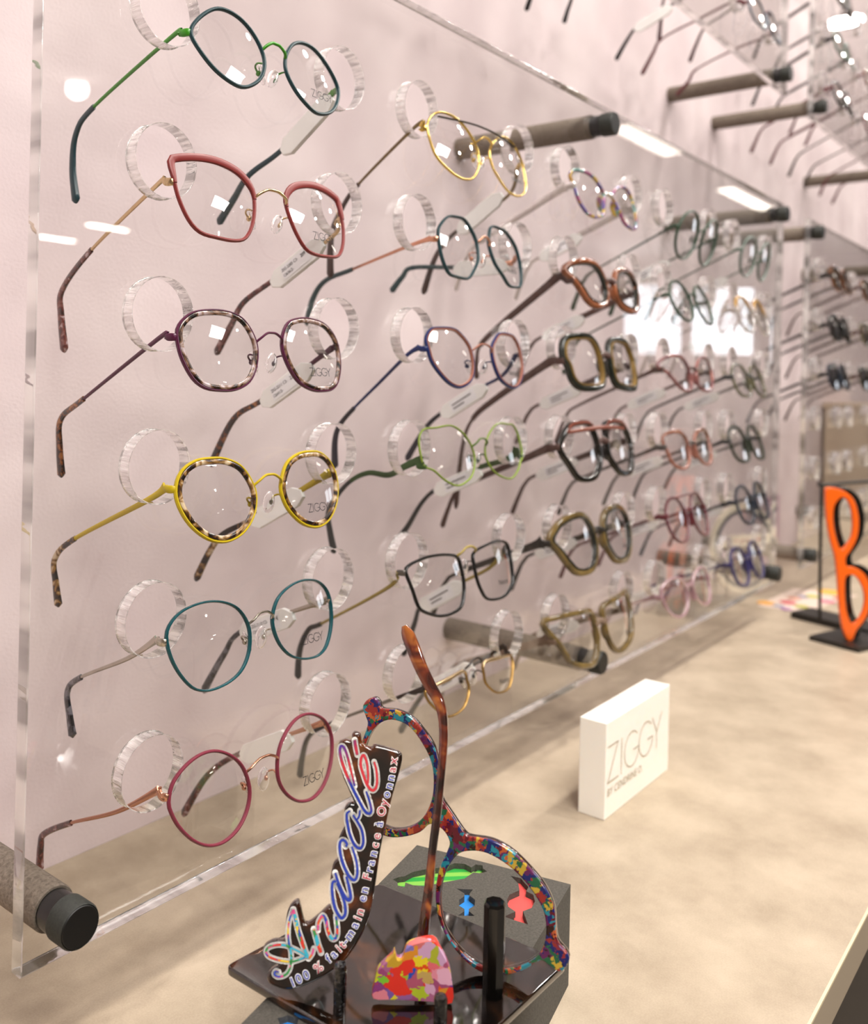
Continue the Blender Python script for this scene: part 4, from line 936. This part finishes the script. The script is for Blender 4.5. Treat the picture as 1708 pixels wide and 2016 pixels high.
om = plate('frame_front', [po(oo, PO), po(oh1, PO), po(oh2, PO)], PO, RT, UP, .006, .0012, pm('bright_orange_sheet', 'fc6a14', .3, coat=.3), None, 2, per=4)
tagit(om, 'bright orange cat-eye frame front standing on end on the black slab', 'spectacle frame')
PB = PO + FW * .02 + RT * .008
bo = plate('frame_front', [po(oo, PO), po(oh1, PO), po(oh2, PO)], PB + RT * .010, RT, UP, .006, .0012, pm('black_acetate', '14130f', .15, coat=.6), None, 2, per=4)
tagit(bo, 'black cat-eye frame front standing on end behind the orange one', 'spectacle frame')

# ------------------------------------------------------------------ round counter sign behind the fifth column, coloured flyer, beige box
cS = atZ(1470, 1172, ZC); nR = Vector((-.45, -.89, .08)).normalized(); exR = UP.cross(nR).normalized(); eyR = nR.cross(exR)
P_c = on_plane(1466, 1080, cS, nR)
rr = (P_c - cS).length * .98
rs = thing('round_sign', cS, 'round cream and navy counter sign with pink picture behind the fifth column', 'counter sign')
circ = lambda r_, n_=40: [(r_ * math.cos(2 * math.pi * k / n_), r_ * math.sin(2 * math.pi * k / n_)) for k in range(n_)]
plate('cream_ring', [circ(rr), circ(rr * .86)], P_c, exR, eyR, .004, .0005, pm('cream_card', 'd9cdb8', .5), rs, 1, smooth_spline=False)
plate('navy_ring', [circ(rr * .86), circ(rr * .79)], P_c + nR * .001, exR, eyR, .004, .0003, pm('navy_card', '2a3040', .5), rs, 1, smooth_spline=False)
plate('label_band', [[(-rr * .8, -.008), (rr * .8, -.008), (rr * .8, .010), (-rr * .8, .010)]], P_c + nR * .004 + eyR * .012, exR, eyR, .002, .0002, pm('cream_card', 'd9cdb8', .5), rs, 0, smooth_spline=False)
mb = MB()
for k in range(7): ribbon(mb, [P_c + nR * .0045 + eyR * (.010 + .003 * (k % 2)) + exR * (rr * (-.5 + k * .16)), P_c + nR * .0045 + eyR * .015 + exR * (rr * (-.42 + k * .16))], .003, nR)
mb.build('red_lettering', pm('red_print', 'a8423c', .5), rs, False)
pc_ = MB(); c0 = atZ(1500, 1150, ZC)
p_card = plate('poster_card', [[(-.045, 0), (.045, 0), (.045, .125), (-.045, .125)]], Vector((atY(1518, 1060, .13).x, .13, ZC)), Vector((1, 0, 0)), UP, .002, .0002, ramp_mat('pink_poster_print', [(.35, 'b08ca4'), (.6, 'c49cb0'), (.75, 'd89a94')], 18, 2, .5, 0), None, 0, smooth_spline=False)
tagit(p_card, 'pink and lilac poster card leaning at the wall behind the fifth column', 'card')
fl = thing('flyer', atZ(1580, 1185, ZC), 'pale flyer with coloured dots lying on the counter by the black stand', 'flyer')
q = [atZ(1490, 1192, ZC + .0006), atZ(1578, 1206, ZC + .0006), atZ(1690, 1172, ZC + .0006), atZ(1560, 1158, ZC + .0006)]
MB().add(q + [p - Vector((0, 0, .0005)) for p in q], [(0, 1, 2, 3), (7, 6, 5, 4), (0, 4, 5, 1), (1, 5, 6, 2), (2, 6, 7, 3), (3, 7, 4, 0)]).build('sheet', pm('flyer_paper', 'd6c2b4', .6), fl, False)
for k, (u, v, r_, c_) in enumerate(((1507, 1187, .013, 'e0a040'), (1532, 1193, .009, '8c8fa0'), (1550, 1186, .012, 'c8525c'), (1547, 1199, .008, 'a878a8'), (1577, 1194, .010, 'a8a83c'), (1598, 1174, .010, 'b8b840'), (1581, 1175, .008, '8a86a4'), (1562, 1178, .010, 'dc9a84'), (1634, 1166, .020, 'e8b048'), (1628, 1184, .012, 'd8788c'), (1655, 1178, .012, 'd86a50'))):
    c = atZ(u, v, ZC + .0009)
    MB().lathe(c, UP, [(0, r_), (.0003, r_)], 20).build('printed_dot', pm('dot_' + c_, c_, .5), fl, False)
bb = atZ(1690, 1110, ZC)
bx = thing('storage_box', (2.05, .03, ZC), 'tall beige box standing against the wall behind the orange frame', 'box')
MB().box((1.98, .03, ZC), (2.25, .155, -.235)).build('box_body', pm('beige_card', 'e6d4bc', .6), bx, False)
MB().box((1.975, .025, -.235), (2.255, .158, -.225)).build('lid', pm('beige_lid', 'd9c4a8', .6), bx, False)
for o in bpy.data.objects:
    if '_o' in o: del o['_o']
